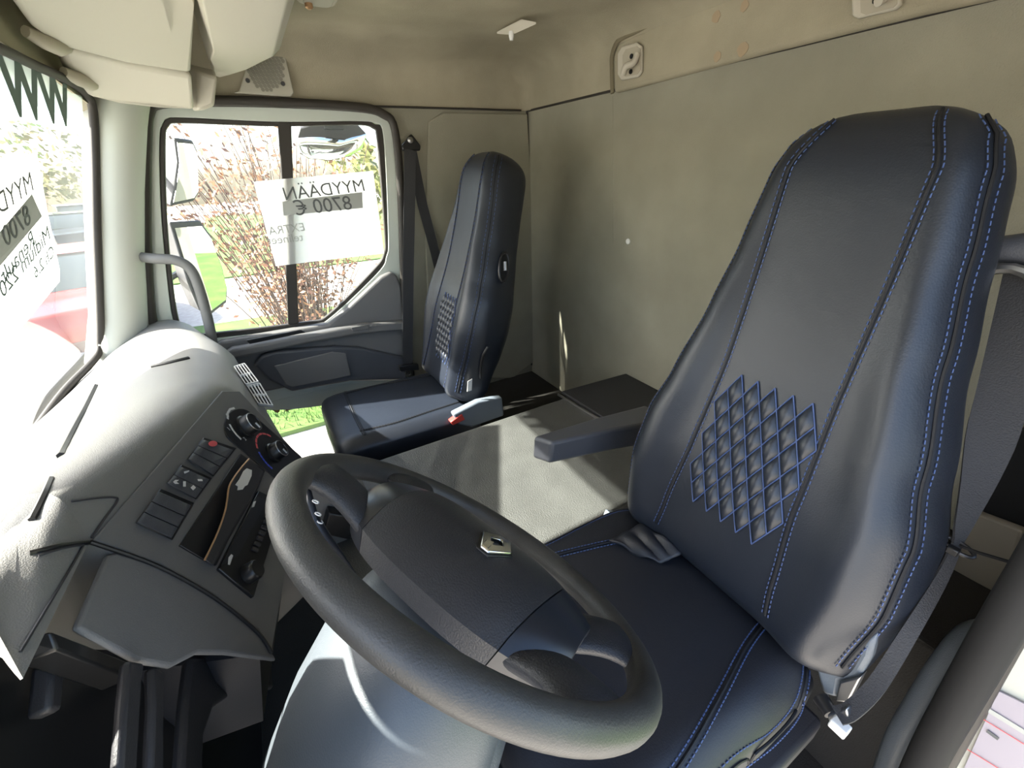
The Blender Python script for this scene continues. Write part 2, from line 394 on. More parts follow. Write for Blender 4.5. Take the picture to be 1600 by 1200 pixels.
# ------------------------------------------------------------------ passenger door
XD = 1.985
seal_px = [(232, 176), (250, 161), (336, 158), (450, 161), (560, 168), (598, 178), (617, 203), (626, 300), (630, 424), (634, 520), (640, 640), (560, 760), (440, 790), (330, 740), (262, 600), (238, 505), (229, 400), (227, 300), (228, 220)]
door = thing('door_1', 'passenger door with divided window, painted frame and dark lower trim', 'door', (XD, 0.0, Z_FLOOR))
door['kind'] = 'structure'
MB().tube(smooth_path([at(u, v, x=XD - 0.012) for u, v in seal_px], 5, True), 0.0165, 10, True).build('door_seal', 'rubber_b', door)
fr_out = smooth_path([at(u, v, x=XD + 0.012) for u, v in [(233, 178), (256, 166), (336, 160), (450, 164), (560, 171), (596, 182), (613, 206), (624, 300), (628, 424), (632, 560), (560, 620), (400, 640), (300, 580), (243, 505), (232, 400), (229, 300), (230, 220)]], 6, True)
fr_in_px = [(249, 210), (258, 190), (275, 183), (433, 190), (560, 189), (588, 194), (600, 216), (607, 373), (604, 400), (592, 425), (515, 498), (480, 510), (340, 529), (290, 530), (270, 500), (257, 400), (250, 307)]
fr_in = smooth_path([at(u, v, x=XD + 0.012) for u, v in fr_in_px], 6, True)
N = 160
def align(a, b):
    a = resample(a, N); b = resample(b, N)
    b = resample(b, 900); return a, [min(b, key=lambda q: (q - p).length) for p in a]
a_, b_ = align(fr_out, fr_in)
ring_prism(a_, b_, (0.05, 0, 0)).build('window_frame', 'paint', door, bevel=0.006)
rb_in_px = [(258, 210), (264, 198), (278, 192), (433, 197), (560, 195), (582, 201), (590, 218), (602, 373), (600, 396), (588, 417), (513, 492), (480, 503), (340, 520), (295, 521), (278, 497), (265, 400), (259, 307)]
rb_in = smooth_path([at(u, v, x=XD + 0.02) for u, v in rb_in_px], 6, True)
a_, b_ = align([p + V((0.008, 0, 0)) for p in fr_in], rb_in)
ring_prism(a_, b_, (0.022, 0, 0)).build('window_rubber', 'rubber_b', door, bevel=0.004)
gp = resample(smooth_path([at(u, v, x=XD + 0.03) for u, v in fr_in_px], 4, True), 60)
MB().prism(gp, (0.004, 0, 0)).build('window_pane', 'glass', door, smooth=False)
MB().prism([at(434, 190, x=XD + 0.018), at(455, 191, x=XD + 0.018), at(460, 330, x=XD + 0.018), at(467, 505, x=XD + 0.018), at(450, 507, x=XD + 0.018), at(443, 330, x=XD + 0.018)], (0.022, 0, 0)).build('window_divider', 'rubber_b', door, bevel=0.004)
# lower trim
tr_px = [(333, 541), (345, 534), (513, 506), (545, 480), (596, 432), (610, 425), (620, 430), (628, 448), (634, 520), (640, 586), (575, 588), (530, 594), (460, 604), (410, 614), (385, 600), (352, 572)]
MB().prism([at(u, v, x=XD - 0.02) for u, v in tr_px], (0.05, 0, 0)).build('trim_panel', 'facia', door, bevel=0.012, bseg=3)
MB().prism([at(u, v, x=XD - 0.02) for u, v in [(350, 548), (362, 540), (480, 518), (560, 503), (630, 498), (634, 512), (560, 518), (480, 532), (365, 556)]], (-0.05, 0, 0)).build('sill_ledge', 'facia', door, bevel=0.012, bseg=3)
MB().prism([at(u, v, x=XD - 0.071) for u, v in [(385, 531), (470, 515), (478, 519), (390, 537)]], (-0.006, 0, 0)).build('pull_slot', 'black', door, bevel=0.002)
sp = MB().prism([at(u, v, x=XD - 0.07) for u, v in [(548, 511), (574, 507), (577, 513), (551, 517)]], (-0.008, 0, 0)).build('window_switch', 'bar', door, bevel=0.002)
MB().prism([at(u, v, x=XD - 0.02) for u, v in [(396, 566), (408, 552), (430, 545), (520, 538), (560, 540), (632, 556), (634, 590), (545, 592), (455, 608), (420, 590)]], (-0.035, 0, 0)).build('door_pocket', 'arm', door, bevel=0.012, bseg=3)
MB().prism([at(u, v, x=XD - 0.055) for u, v in [(428, 571), (518, 549), (540, 551), (548, 586), (520, 592), (456, 604), (446, 600)]], (-0.008, 0, 0)).build('pocket_cover', 'facia', door, bevel=0.006)
# painted sill and the low kerb window under it
MB().prism([at(u, v, x=XD) for u, v in [(398, 604), (455, 606), (640, 575), (650, 600), (540, 600), (425, 628), (400, 634)]], (0.012, 0, 0)).build('door_sill', 'paint', door, bevel=0.005)
kw = [at(u, v, x=XD + 0.025) for u, v in [(380, 640), (425, 630), (540, 605), (640, 595), (680, 720), (560, 790), (430, 800)]]
MB().prism(kw, (0.004, 0, 0)).build('kerb_window_pane', 'glass', door, smooth=False)
def zq(x, y): return at(320 + x / 5, 560 + y / 5, x=XD + 0.016)
for poly in ([(440, 375), (475, 370), (490, 395), (470, 440), (440, 440)], [(530, 360), (580, 352), (592, 385), (582, 420), (560, 425), (530, 405)], [(628, 345), (690, 330), (705, 362), (690, 395), (625, 416), (640, 380)], [(738, 320), (800, 302), (815, 330), (802, 362), (733, 386), (750, 350)], [(848, 290), (905, 272), (918, 300), (905, 335), (843, 355), (860, 322)]):
    MB().prism([zq(*p) for p in poly], (0.003, 0, 0)).build('warning_chevron', 'brownp', door, smooth=False)
MB().prism([at(u, v, x=XD) for u, v in [(300, 640), (395, 640), (430, 800), (420, 1000), (250, 1000)]], (0.05, 0, 0)).build('door_lower_skin', 'dark', door)
MB().prism([at(u, v, x=XD) for u, v in [(430, 800), (560, 790), (690, 720), (720, 1000), (420, 1000)]], (0.05, 0, 0)).build('door_bottom_skin', 'dark', door)

# sale notice on the side glass
def on_side(u, v, x=XD + 0.024): return at(u, v, x=x)
note = thing('sale_notice', 'white paper price notice taped on the passenger side window', 'sign', on_side(495, 345))
MB().prism([on_side(u, v, XD + 0.014) for u, v in [(396, 284), (470, 277), (583, 267), (600, 396), (520, 405), (431, 416)]], (0.0015, 0, 0)).build('paper', 'paper', note, smooth=False)
def note_text(s, a, b, h, m, nm):
    P, Q = on_side(*a, x=XD + 0.0125), on_side(*b, x=XD + 0.0125); r = Q - P; u = V((0, 0, 1)); u = u - r.normalized() * u.dot(r.normalized())
    o = text_on(nm, s, P, r, u, h, m, note, depth=0.0004); 
    return o
bar = MB().prism([on_side(u, v, XD + 0.0133) for u, v in [(441, 315), (566, 300), (567, 325), (443, 337)]], (0.0004, 0, 0)).build('grey_band', 'greyp', note, smooth=False)
note_text('MYYDÄÄN', (572, 298), (530, 303), 0.066, 'inkp', 'headline')
note_text('8700 €', (552, 327), (470, 336), 0.078, 'inkp', 'price')
note_text('EXTRA', (478, 360), (440, 365), 0.044, 'greyp', 'small_line')
note_text('telineet', (475, 376), (430, 381), 0.044, 'greyp', 'small_line')

# sale notice and web banner on the windscreen
nt = thing('sale_notice', 'tilted white price notice taped on the windscreen', 'sign', ws(40, 400))
def wsp(px, off): return [ws(u, v, off) for u, v in px]
nA, nB, nC, nD = ws(57, 236, 0.012), ws(0, 272, 0.012), ws(93, 440, 0.012), ws(40, 500, 0.012)
nd = (nB - nA).normalized(); nd2 = (nd + (nD - nC).normalized() * 0.3).normalized()
MB().prism([nA, nA + nd * 0.45, nA + nd * 0.95, nC + nd2 * 0.95 + V((0, 0, 0.05)), nC + nd2 * 0.5, nC, ws(93, 420, 0.012), ws(74, 330, 0.012)], (0, 0.001, 0)).build('paper', 'paper', nt, smooth=False)  # paper carried on out of view to shade wheel and column
MB().prism(wsp([(-50, 395), (0, 362), (50, 303), (66, 338), (0, 416), (-50, 455)], 0.0134), (0, 0.0004, 0)).build('grey_band', 'greyp', nt, smooth=False)
def ws_text(s, a, b, h, m, nm):
    P, Q = ws(*a, 0.0142), ws(*b, 0.0142); r = (Q - P).normalized(); nrm = V((0, -1, -0.357)).normalized(); u = nrm.cross(r) 
    if u.z < 0: u = -u
    return text_on(nm, s, P, r, u, h, m, nt, depth=0.0004)
ws_text('MYYDÄÄN', (54, 296), (0, 336), 0.062, 'inkp', 'headline')
ws_text('8700 €', (50, 347), (0, 397), 0.066, 'inkp', 'price')
ws_text('Renault', (56, 380), (26, 420), 0.056, 'bannerink', 'detail_line')
ws_text('Midlum 220', (80, 372), (26, 440), 0.056, 'bannerink', 'detail_line')
ws_text('Ch.2.6', (86, 398), (32, 466), 0.046, 'bannerink', 'detail_line')
bn = thing('web_banner', 'pale film banner with big mirrored letters along the top of the windscreen', 'banner', ws(60, 160))
ba, bb = ws(0, 176, 0.004), ws(60, 194, 0.004); b_r0, b_r1 = ws(128, 150, 0.004), ws(131, 202, 0.004)
strips = [[b_r0, b_r1]]
for x in [1.75, 1.65, 1.55, 1.45, 1.3, 1.1, 0.9, 0.7, 0.5, 0.3]:  # film lengthened out of view to dim sun on the engine cover
    zt = top_z(x) - 0.012; zb = ba.z + (bb.z - ba.z) * (x - ba.x) / (bb.x - ba.x) if x > 1.3 else ba.z
    strips.append([V((x, ws_y(x, zt) - 0.004, zt)), V((x, ws_y(x, zb) - 0.004, zb))])
MB().loft([[a, b, b + V((0, .001, 0)), a + V((0, .001, 0))] for a, b in strips]).build('film', 'banner', bn, smooth=False)
P, Q = ws(114, 196, 0.0055), ws(20, 176, 0.0055)
nrm = V((0, -1, -0.357)).normalized(); r_ = (Q - P).normalized(); u_ = nrm.cross(r_); u_ = u_ if u_.z > 0 else -u_
text_on('letters', 'WWW.', P, r_, u_, 0.15, 'bannerink', bn, depth=0.0004, shear=0.25, bold=0.035)

# ------------------------------------------------------------------ overhead shelf, visors, small roof fittings
sh = thing('overhead_shelf', 'long pale beige storage shelf hanging under the front of the roof', 'shelf', (1.0, -0.1, 0.42))
prof = [(0.012, 0.345), (0.006, 0.302), (-0.10, 0.296), (-0.135, 0.30), (-0.16, 0.32), (-0.168, 0.36), (-0.17, 0.428), (0.012, 0.428)]
MB().loft([[V((x, y - 0.012 - 0.02 * (1.74 - x) * 0.6, z + dz)) for y, z in prof] for x, dz in ((0.12, 0), (0.6, 0), (1.1, 0), (1.6, 0.0))] + [[V((x, y * k + o, z)) for y, z in prof] for x, k, o in ((1.70, 0.86, 0.0), (1.80, 0.62, 0.0), (1.88, 0.36, 0.005), (1.93, 0.15, 0.01))]).build('shelf_body', 'visor', sh, bevel=0.012, bseg=3, angle=25)
MB().loft([[at(310, 112, x=1.80), at(340, 122, x=1.78), at(334, 164, x=1.82), at(322, 170, x=1.82), at(309, 172, x=1.82)], [at(310, 112, x=1.80) + V((0.05, 0.03, 0.03)), at(340, 122, x=1.78) + V((0.05, 0, 0.03)), at(334, 164, x=1.82) + V((0.04, 0, 0.0)), at(322, 170, x=1.82) + V((0.04, 0.01, 0.0)), at(309, 172, x=1.82) + V((0.04, 0.02, 0.0))]]).build('end_bracket', 'visor', sh, bevel=0.008)
def visor(name, label, corners, th):
    t = thing(name, label, 'sun visor', corners[0], 'sun visors folded up')
    MB().prism(corners, th).build('visor_panel', 'visor', t, bevel=0.018, bseg=4, angle=30)
    return t
v1 = visor('sun_visor', 'nearer pale beige sun visor folded up above the windscreen, cut by photo top', [V((0.75, 0.27, 0.335)), at(18, -4, y=0.30), at(56, 48, x=1.52), at(92, 72, x=1.62), at(200, 100, x=1.625), at(302, 117, x=1.63), V((1.36, -0.003, 0.347)), V((0.75, 0.0, 0.36))], (0, 0.01, 0.03))
v2 = visor('sun_visor', 'farther pale beige sun visor folded up beside the passenger side pillar', [at(92, 75, x=1.635), at(112, 125, x=1.76), at(140, 152, x=1.82), at(190, 166, x=1.825), at(250, 171, x=1.825), at(306, 173, x=1.82), at(303, 120, x=1.64), at(200, 103, x=1.635)], (0.01, 0.012, 0.03))
for (u, v, x), t in (((76, 68, 1.58), v1), ((128, 126, 1.74), v2)):
    c = at(u, v, x=x)
    MB().tube([c + V((-0.05, 0.02, 0.01)), c + V((-0.02, 0.0, 0.0)), c + V((0.02, -0.01, 0.0)), c + V((0.05, -0.02, 0.004))], [0.012, 0.018, 0.02, 0.012], 10).build('hinge', 'visor2', t)
shade_visor = visor('sun_visor', 'added unseen driver visor, folded down to shade the wheel and column', [V((0.10, 0.355, 0.275)), V((0.86, 0.365, 0.282)), V((0.86, 0.42, -0.09)), V((0.10, 0.41, -0.10))], (0, -0.022, -0.004))  # visor added out of view to keep sun off wheel and column
MB().tube([V((0.2, 0.36, 0.285)), V((0.78, 0.366, 0.29))], 0.009, 10).build('hinge', 'visor2', shade_visor)
spk = thing('speaker', 'pale grey perforated speaker cover above the passenger door', 'speaker', at(415, 110, x=1.985))
spx = [(366, 146), (374, 143), (398, 60), (432, 56), (441, 70), (459, 146), (454, 152)]
MB().prism([at(u, v, x=1.975) for u, v in spx], (-0.014, 0, 0)).build('cover', 'speaker', spk, bevel=0.005)
gm = MB()
for i in range(-12, 13):
    for j in range(-8, 9):
        u = 414 + i * 6.2 + (3.1 if j % 2 else 0); v = 101 + j * 5.6
        cx = 414 + (v - 101) * 0.12
        if ((u - cx) / 30) ** 2 + ((v - 101) / 41) ** 2 > 1: continue
        c = at(u, v, x=1.9605)
        gm.prism([c + V((0, 0.0065 * math.cos(k * math.pi / 3), 0.0065 * math.sin(k * math.pi / 3))) for k in range(6)], (-0.0012, 0, 0))
gm.build('perforation', 'hole', spk, smooth=False)
for u, v in ((387, 126), (442, 131), (430, 69)):
    c = at(u, v, x=1.961); MB().loft([[c + V((-h, 0.007 * math.cos(k * math.pi / 5), 0.007 * math.sin(k * math.pi / 5))) for k in range(10)] for h in (0, 0.004)]).build('screw', 'dark', spk)
lamp = thing('roof_lamp', 'small beige roof lamp at the top edge of the photo', 'lamp', (1.44, -0.275, 0.41))
MB().prism(rrect(1.37, 1.51, -0.325, -0.225, 0.03, 0.428), (0, 0, -0.03)).build('housing', 'visor', lamp, bevel=0.01, bseg=3)
MB().prism(rrect(1.39, 1.49, -0.31, -0.24, 0.02, 0.398), (0, 0, -0.005)).build('lens', 'speaker', lamp, bevel=0.003)
c = V((1.47, -0.252, 0.393)); MB().loft([[c + V((r * math.cos(k * math.pi / 5), r * math.sin(k * math.pi / 5), -h)) for k in range(10)] for r, h in ((0.01, 0), (0.01, 0.008), (0.005, 0.012))]).build('screw', 'bronze', lamp)
cc = at(808, 45, z=0.415)
clip = thing('roof_clip', 'small pale flap clip on the headliner near the rear corner', 'clip', cc)
e = ray(778, 54); 
pa, pb, pc, pd = at(776, 53, z=0.41), at(800, 55, z=0.395), at(838, 38, z=0.395), at(815, 33, z=0.415)
MB().prism([pa, pb, pc, pd], (0, 0, 0.006)).build('flap', 'visor', clip, bevel=0.002)
c = at(799, 56, z=0.392); MB().tube([c + V((0, 0, 0.012)), c, c + V((0, 0, -0.012))], [0.008, 0.009, 0.006], 10).build('knob', 'white', clip)

# rear header: raised panel, hooks, marks
YH = Y_BACK + 0.028
hp = MB().prism([at(u, v, y=YH) for u, v in [(958, 146), (957, 85), (968, 63), (1002, 46), (1060, 20), (1094, 4), (1560, -130), (1600, -12), (1440, 22), (1200, 82)]], (0, -0.03, 0)).build('trim_4', 'head', bevel=0.014, bseg=4)
struct(hp, 'raised beige cloth panel along the top of the rear wall', 'trim')
MB().tube(smooth_path([at(u, v, y=YH + 0.001) for u, v in [(957, 146), (956, 110), (957, 84), (968, 62), (1002, 45), (1060, 19), (1100, 1)]], 5), 0.009, 8, flat=0.6).build('step_shade', 'step_shade', hp)  # dark tube painted in for the shade along the panel step
for nm, px, m in (('a', [(1119, 26, 9), (1163, 9, 8), (1160, 77, 10), (1121, 88, 8)], 'stain'),):
    for u, v, r in px:
        c = at(u, v, y=YH + 0.0012); rr = r * 0.0016
        MB().prism([c + V((rr * math.cos(k * math.pi / 6) * random.uniform(.8, 1.1), 0, rr * math.sin(k * math.pi / 6) * random.uniform(.8, 1.1))) for k in range(12)], (0, -0.001, 0)).build('stain', m, hp, smooth=False)
def hook(label, px, hookpts, screws):
    c = at(*px[0], y=YH); t = thing('coat_hook', label, 'hook', c, 'coat hooks on the rear header')
    MB().prism([at(u, v, y=YH + 0.001) for u, v in px], (0, 0.012, 0)).build('plate', 'visor', t, bevel=0.006, bseg=3)
    cx = sum(p[0] for p in px) / len(px); cy = sum(p[1] for p in px) / len(px)
    MB().prism([at(cx + (u - cx) * 0.74, cy + (v - cy) * 0.8, y=YH + 0.0132) for u, v in px], (0, 0.001, 0)).build('recess', 'visor2', t, bevel=0.0)
    MB().tube(smooth_path([at(u, v, y=YH + d) for u, v, d in hookpts], 4), 0.010, 10).build('hook_arm', 'visor', t)
    for u, v in screws:
        q = at(u, v, y=YH + 0.015); MB().loft([[q + V((0.007 * math.cos(k * math.pi / 5), h, 0.007 * math.sin(k * math.pi / 5))) for k in range(10)] for h in (0, 0.003)]).build('screw', 'blackm', t)
hook('beige coat hook on the rear header left of the driver seat top', [(968, 84), (975, 72), (998, 66), (1006, 72), (1006, 112), (1000, 121), (974, 126), (968, 118)], [(996, 84, 0.02), (990, 98, 0.03), (978, 104, 0.045), (974, 116, 0.04)], [(987, 88), (986, 112)])
hook('beige coat hook cut by the top edge of the photo', [(1334, -14), (1346, -22), (1400, -40), (1412, -36), (1412, 8), (1404, 16), (1345, 30), (1335, 26)], [(1384, -18, 0.02), (1380, -4, 0.03), (1372, 2, 0.04)], [(1370, 0)])

# ------------------------------------------------------------------ engine cover between the seats
ec = thing('engine_cover', 'wide dark grey vinyl engine cover between the two seats', 'cover', (0.9, -0.5, Z_FLOOR))
MB().prism([(1.2, Y_BACK + 0.002, -0.85), (1.2, 0.10, -0.85), (0.62, 0.10, -0.85), (0.62, Y_BACK + 0.002, -0.85)], (0, 0, -0.5)).build('cover_body', 'vinyl', ec, bevel=0.012, bseg=3)
s1, s2 = at(873, 617, z=-0.85), at(946, 661, z=-0.85)
MB().prism([at(876, 616, z=-0.85) + V((0, -.004, 0)), V((1.199, Y_BACK + 0.004, -0.846)), V((0.63, Y_BACK + 0.004, -0.846)), V((0.63, s2.y - 0.02, -0.85))], (0, 0, 0.014)).build('rear_lid', 'lid', ec, bevel=0.004)
MB().ribbon([s1 + V((0, 0.004, 0.004)), s2 + V((0, 0.004, 0.004))], (0, 1, 0), 0.007, 0.008).build('edge_strip', 'steel', ec)

# ================================================================== SEATS
def interp(tab, t):
    if t <= tab[0][0]: return tab[0][1]
    for (a, b), (c, d) in zip(tab, tab[1:]):
        if t <= c:
            f = (t - a) / (c - a); f = f * f * (3 - 2 * f) * 0.5 + f * 0.5; return b + (d - b) * f
    return tab[-1][1]
WTAB = [(-0.08, 0.205), (0.05, 0.212), (0.15, 0.238), (0.25, 0.252), (0.35, 0.246), (0.44, 0.220), (0.58, 0.186), (0.70, 0.163), (0.80, 0.146), (0.84, 0.132), (0.87, 0.108), (0.889, 0.066)]
class Back:
    def __init__(s, x0, B, T, t0, deep=0.0):
        s.deep = deep; s.lean = 0.0
        s.x0 = x0; s.B = V((x0, *B)); T = V((x0, *T)); s.H = (T - s.B).length; s.up = (T - s.B).normalized(); s.f = V((0, -s.up.z, s.up.y)) * -1; s.t0 = t0
    def w(s, t): return interp(WTAB, t)
    def rnd(s, t):
        k = 1.0
        if t > 0.80: k = math.sqrt(max(0.0, 1 - ((t - 0.80) / 0.092) ** 2))
        if t < s.t0 + 0.06: k = min(k, 0.35 + 0.65 * math.sqrt(max(0, 1 - ((s.t0 + 0.06 - t) / 0.06) ** 2)))
        return k
    def d(s, q, t):
        c = 0.048 + 0.016 * math.exp(-((t - 0.26) / 0.16) ** 2) + 0.008 * math.exp(-((t - 0.80) / 0.1) ** 2)
        a = abs(q); lower = 1 / (1 + math.exp((t - 0.62) / 0.06))
        bol = 0.022 * lower * math.exp(-((a - 0.74) / 0.17) ** 2)
        edge = 0.070 * max(0, (a - 0.66) / 0.34) ** 2.2
        return (c + bol - edge) * (0.25 + 0.75 * s.rnd(t)) - (1 - s.rnd(t)) * 0.02
    def P(s, sx, t, d): return s.B + V((sx + s.lean * (t - 0.5), 0, 0)) + s.up * t + s.f * d
    def F(s, sx, t, lift=0.0): return s.P(sx, t, s.d(sx / s.w(t), t) + lift)

def stitches(bk, fn, t0, t1, lift, gap, step, mb_w, mb_s, welt=0.0022):
    n = int((t1 - t0) / 0.012); path = [bk.F(fn(t0 + (t1 - t0) * i / n), t0 + (t1 - t0) * i / n, lift) for i in range(n + 1)]
    mb_w.tube(path, welt, 6)
    L = sum((b - a).length for a, b in zip(path, path[1:])); k = int(L / step)
    for i in range(k):
        ta = t0 + (t1 - t0) * (i + 0.1) / k; tb = t0 + (t1 - t0) * (i + 0.72) / k
        for sg in (-1, 1):
            a = bk.F(fn(ta) + sg * gap, ta, lift * 0.9); b = bk.F(fn(tb) + sg * gap, tb, lift * 0.9)
            mb_s.tube([a, b], 0.0009, 4)

def backrest(root, bk, far_detail, quilt_t, quilt_s0):
    rows = []
    ts = [bk.t0 + (0.889 - bk.t0) * i / 40 for i in range(41)]
    for t in ts:
        w = bk.w(t); k = bk.rnd(t); ring = []
        for i in range(29):
            a = -1 + 2 * i / 28; ring.append(bk.F(a * w, t))
        for i in range(11):
            a = 1 - 2 * i / 10; bw = w * 0.94
            dep = -(0.095 + bk.deep) * (0.3 + 0.7 * k) - 0.02 * math.exp(-((t - 0.25) / 0.3) ** 2)
            rim = 0.03 * abs(a) ** 6
            ring.append(bk.P(a * bw, t, dep + rim))
        rows.append(ring)
    o = MB().loft(rows).build('backrest', 'leather', root, sub=1)
    return o

def seams(root, back, bk, inner, outer, t1i, t1o, scale_step):
    for sg in (-1, 1):
        for fn0, t1 in ((inner, t1i), (outer, t1o)):
            w_, s_ = MB(), MB()
            stitches(bk, (lambda t, sg=sg, fn0=fn0: sg * fn0(t)), bk.t0 + 0.05, t1, 0.0016, 0.0052, scale_step, w_, s_)
            w = w_.build('seam', 'seam', back); st = s_.build('stitching', 'stitch', back, smooth=False)

def quilt(back, bk, t0, rows, cols, ds, dt, s0):
    """diamond quilted patch: each diamond is a small pillow, its edges stitched in blue"""
    pm, sm = MB(), MB(); K = 7
    def pos(a, b, h): return bk.F(s0 + a * ds, t0 + b * dt, h)
    cells = []
    for i in range(-12, 24):
        for j in range(-24, 24):
            ca, cb = (i + j + 1) / 2, (i - j) / 2
            if -0.01 <= ca - 0.5 <= cols - 1 + 0.01 and -0.01 <= cb - 0.5 <= rows - 1 + 0.01: cells.append((i, j))
    edges = set()
    for i, j in cells:
        vs = []
        for p in range(K):
            for q in range(K):
                x, y = p / (K - 1), q / (K - 1); a = (i + j + x + y) / 2; b = (i - j + x - y) / 2
                vs.append(pos(a, b, 0.0012 + 0.0085 * (math.sin(math.pi * x) * math.sin(math.pi * y)) ** 0.55))
        pm.add(vs, [(p * K + q, p * K + q + 1, (p + 1) * K + q + 1, (p + 1) * K + q) for p in range(K - 1) for q in range(K - 1)])
        for e in (((i, j), (i + 1, j)), ((i, j), (i, j + 1)), ((i + 1, j), (i + 1, j + 1)), ((i, j + 1), (i + 1, j + 1))): edges.add(e)
    for (i0, j0), (i1, j1) in edges:
        a0, b0, a1, b1 = (i0 + j0) / 2, (i0 - j0) / 2, (i1 + j1) / 2, (i1 - j1) / 2
        sm.tube([pos(a0 + (a1 - a0) * f, b0 + (b1 - b0) * f, 0.0024) for f in (0.0, 0.5, 1.0)], 0.0011, 5)
    pm.build('quilted_patch', 'leather', back); sm.build('quilt_stitching', 'stitch', back)

def cushion(name, m, root, x0, hw, y0, y1, ztop0, ztop1, th, e=5.0, crown=0.02, n=22):
    rows = []
    for i in range(n + 1):
        f = i / n; y = y0 + (y1 - y0) * f; k = 1.0
        if f < 0.12: k = math.sqrt(max(0.0, 1 - ((0.12 - f) / 0.12) ** 2)) * 0.5 + 0.5
        if f > 0.82: k = math.sqrt(max(0.0, 1 - ((f - 0.82) / 0.18) ** 2)) * 0.55 + 0.45
        zt = ztop0 + (ztop1 - ztop0) * f; zc = zt - th / 2; ring = []
        for a in range(40):
            an = 2 * math.pi * a / 40; c, s = math.cos(an), math.sin(an)
            x = math.copysign(abs(c) ** (2 / e), c) * hw * (0.90 + 0.10 * k); z = math.copysign(abs(s) ** (2 / e), s) * th / 2 * k
            if s > 0: z += crown * (1 - (x / hw) ** 2) * k + 0.014 * math.exp(-((abs(x) / hw - 0.8) / 0.15) ** 2) * k
            ring.append(V((x0 + x, y, zc + z)))
        rows.append(ring)
    return MB().loft(rows).build(name, m, root, sub=1)

def cush_line(root, o, pts, gap, zoff, m=('seam', 'stitch')):
    """seam with two rows of stitches laid on a cushion top: drop the points on the mesh"""
    dg = bpy.context.evaluated_depsgraph_get(); ob = o.evaluated_get(dg); inv = o.matrix_world.inverted()
    bpy.context.view_layer.update()
    from mathutils.bvhtree import BVHTree
    tree = BVHTree.FromObject(o, bpy.context.evaluated_depsgraph_get())
    loc = V(root.location)
    def drop(x, y):
        r = tree.ray_cast(V((x, y, 1.0)), V((0, 0, -1)))
        return (r[0] if r[0] else V((x, y, -0.75))) + V((0, 0, zoff))
    path2 = smooth_path([V((x, y, 0)) for x, y in pts], 14)
    w_, s_ = MB(), MB()
    w_.tube([drop(p.x, p.y) for p in path2], 0.0022, 6)
    L = 0
    for a, b in zip(path2, path2[1:]):
        t = (b - a); n = V((-t.y, t.x, 0)).normalized() * gap; k = max(1, int(round(t.length / 0.008)))
        for i in range(k):
            for sg in (-1, 1):
                p = a + t * ((i + 0.1) / k) + n * sg; q = a + t * ((i + 0.75) / k) + n * sg
                s_.tube([drop(p.x, p.y), drop(q.x, q.y)], 0.0011, 4)
    w_.build('seam', m[0], o); s_.build('stitching', m[1], o, smooth=False)

# ---- driver seat
XS = 0.302
ds = thing('driver_seat', 'large black leather driver seat with blue stitching nearest the camera', 'seat', (XS, -0.45, Z_FLOOR))
bk = Back(XS, (-0.55, -0.80), (-0.80, 0.05), 0.095); bk.lean = 0.06
b1 = backrest(ds, bk, True, None, None)
inner = lambda t: interp([(-0.1, 0.135), (0.1, 0.118), (0.2, 0.106), (0.33, 0.094), (0.5, 0.087), (0.68, 0.088), (0.8, 0.088), (0.87, 0.062), (0.885, 0.05)], t)
outer = lambda t: bk.w(t) * 0.90
seams(ds, b1, bk, inner, outer, 0.872, 0.868, 0.0085)
quilt(b1, bk, 0.238, 4, 6, 0.0282, 0.061, -0.088)
c1 = cushion('cushion', 'leather2', ds, 0.307, 0.226, -0.60, -0.10, -0.715, -0.695, 0.15)
cush_line(ds, c1, [(0.178, -0.585), (0.165, -0.50), (0.14, -0.40), (0.118, -0.30), (0.105, -0.20)], 0.006, 0.0015)
cush_line(ds, c1, [(0.412, -0.585), (0.425, -0.50), (0.45, -0.40), (0.472, -0.30), (0.485, -0.20)], 0.006, 0.0015)
cush_line(ds, c1, [(0.105, -0.575), (0.082, -0.52), (0.078, -0.45), (0.085, -0.36), (0.082, -0.25)], 0.006, 0.0015)
cush_line(ds, c1, [(0.485, -0.575), (0.508, -0.52), (0.512, -0.45), (0.505, -0.36), (0.508, -0.25)], 0.006, 0.0015)
# rumpled flap of the cover at the far rear corner of the cushion
fp = MB(); gr = []
A0, A1, A2, A3 = at(950, 848, z=-0.695), at(1003, 820, z=-0.675), at(1066, 866, z=-0.675), at(1030, 882, z=-0.695)
for i in range(9):
    row = []
    for j in range(9):
        p = A0.lerp(A1, i / 8).lerp(A3.lerp(A2, i / 8), j / 8)
        p = p + V((0, 0, 0.010 * math.sin(i * 1.9 + j * 1.1) * math.sin(math.pi * j / 8) + 0.006 * math.sin(math.pi * j / 8)))
        row.append(p)
    gr.append(row)
fp.add([p for r in gr for p in r], [(i * 9 + j, i * 9 + j + 1, (i + 1) * 9 + j + 1, (i + 1) * 9 + j) for i in range(8) for j in range(8)])
fo = fp.build('cover_flap', 'leather2', ds, sub=1); sm_ = fo.modifiers.new('thick', 'SOLIDIFY'); sm_.thickness = 0.006
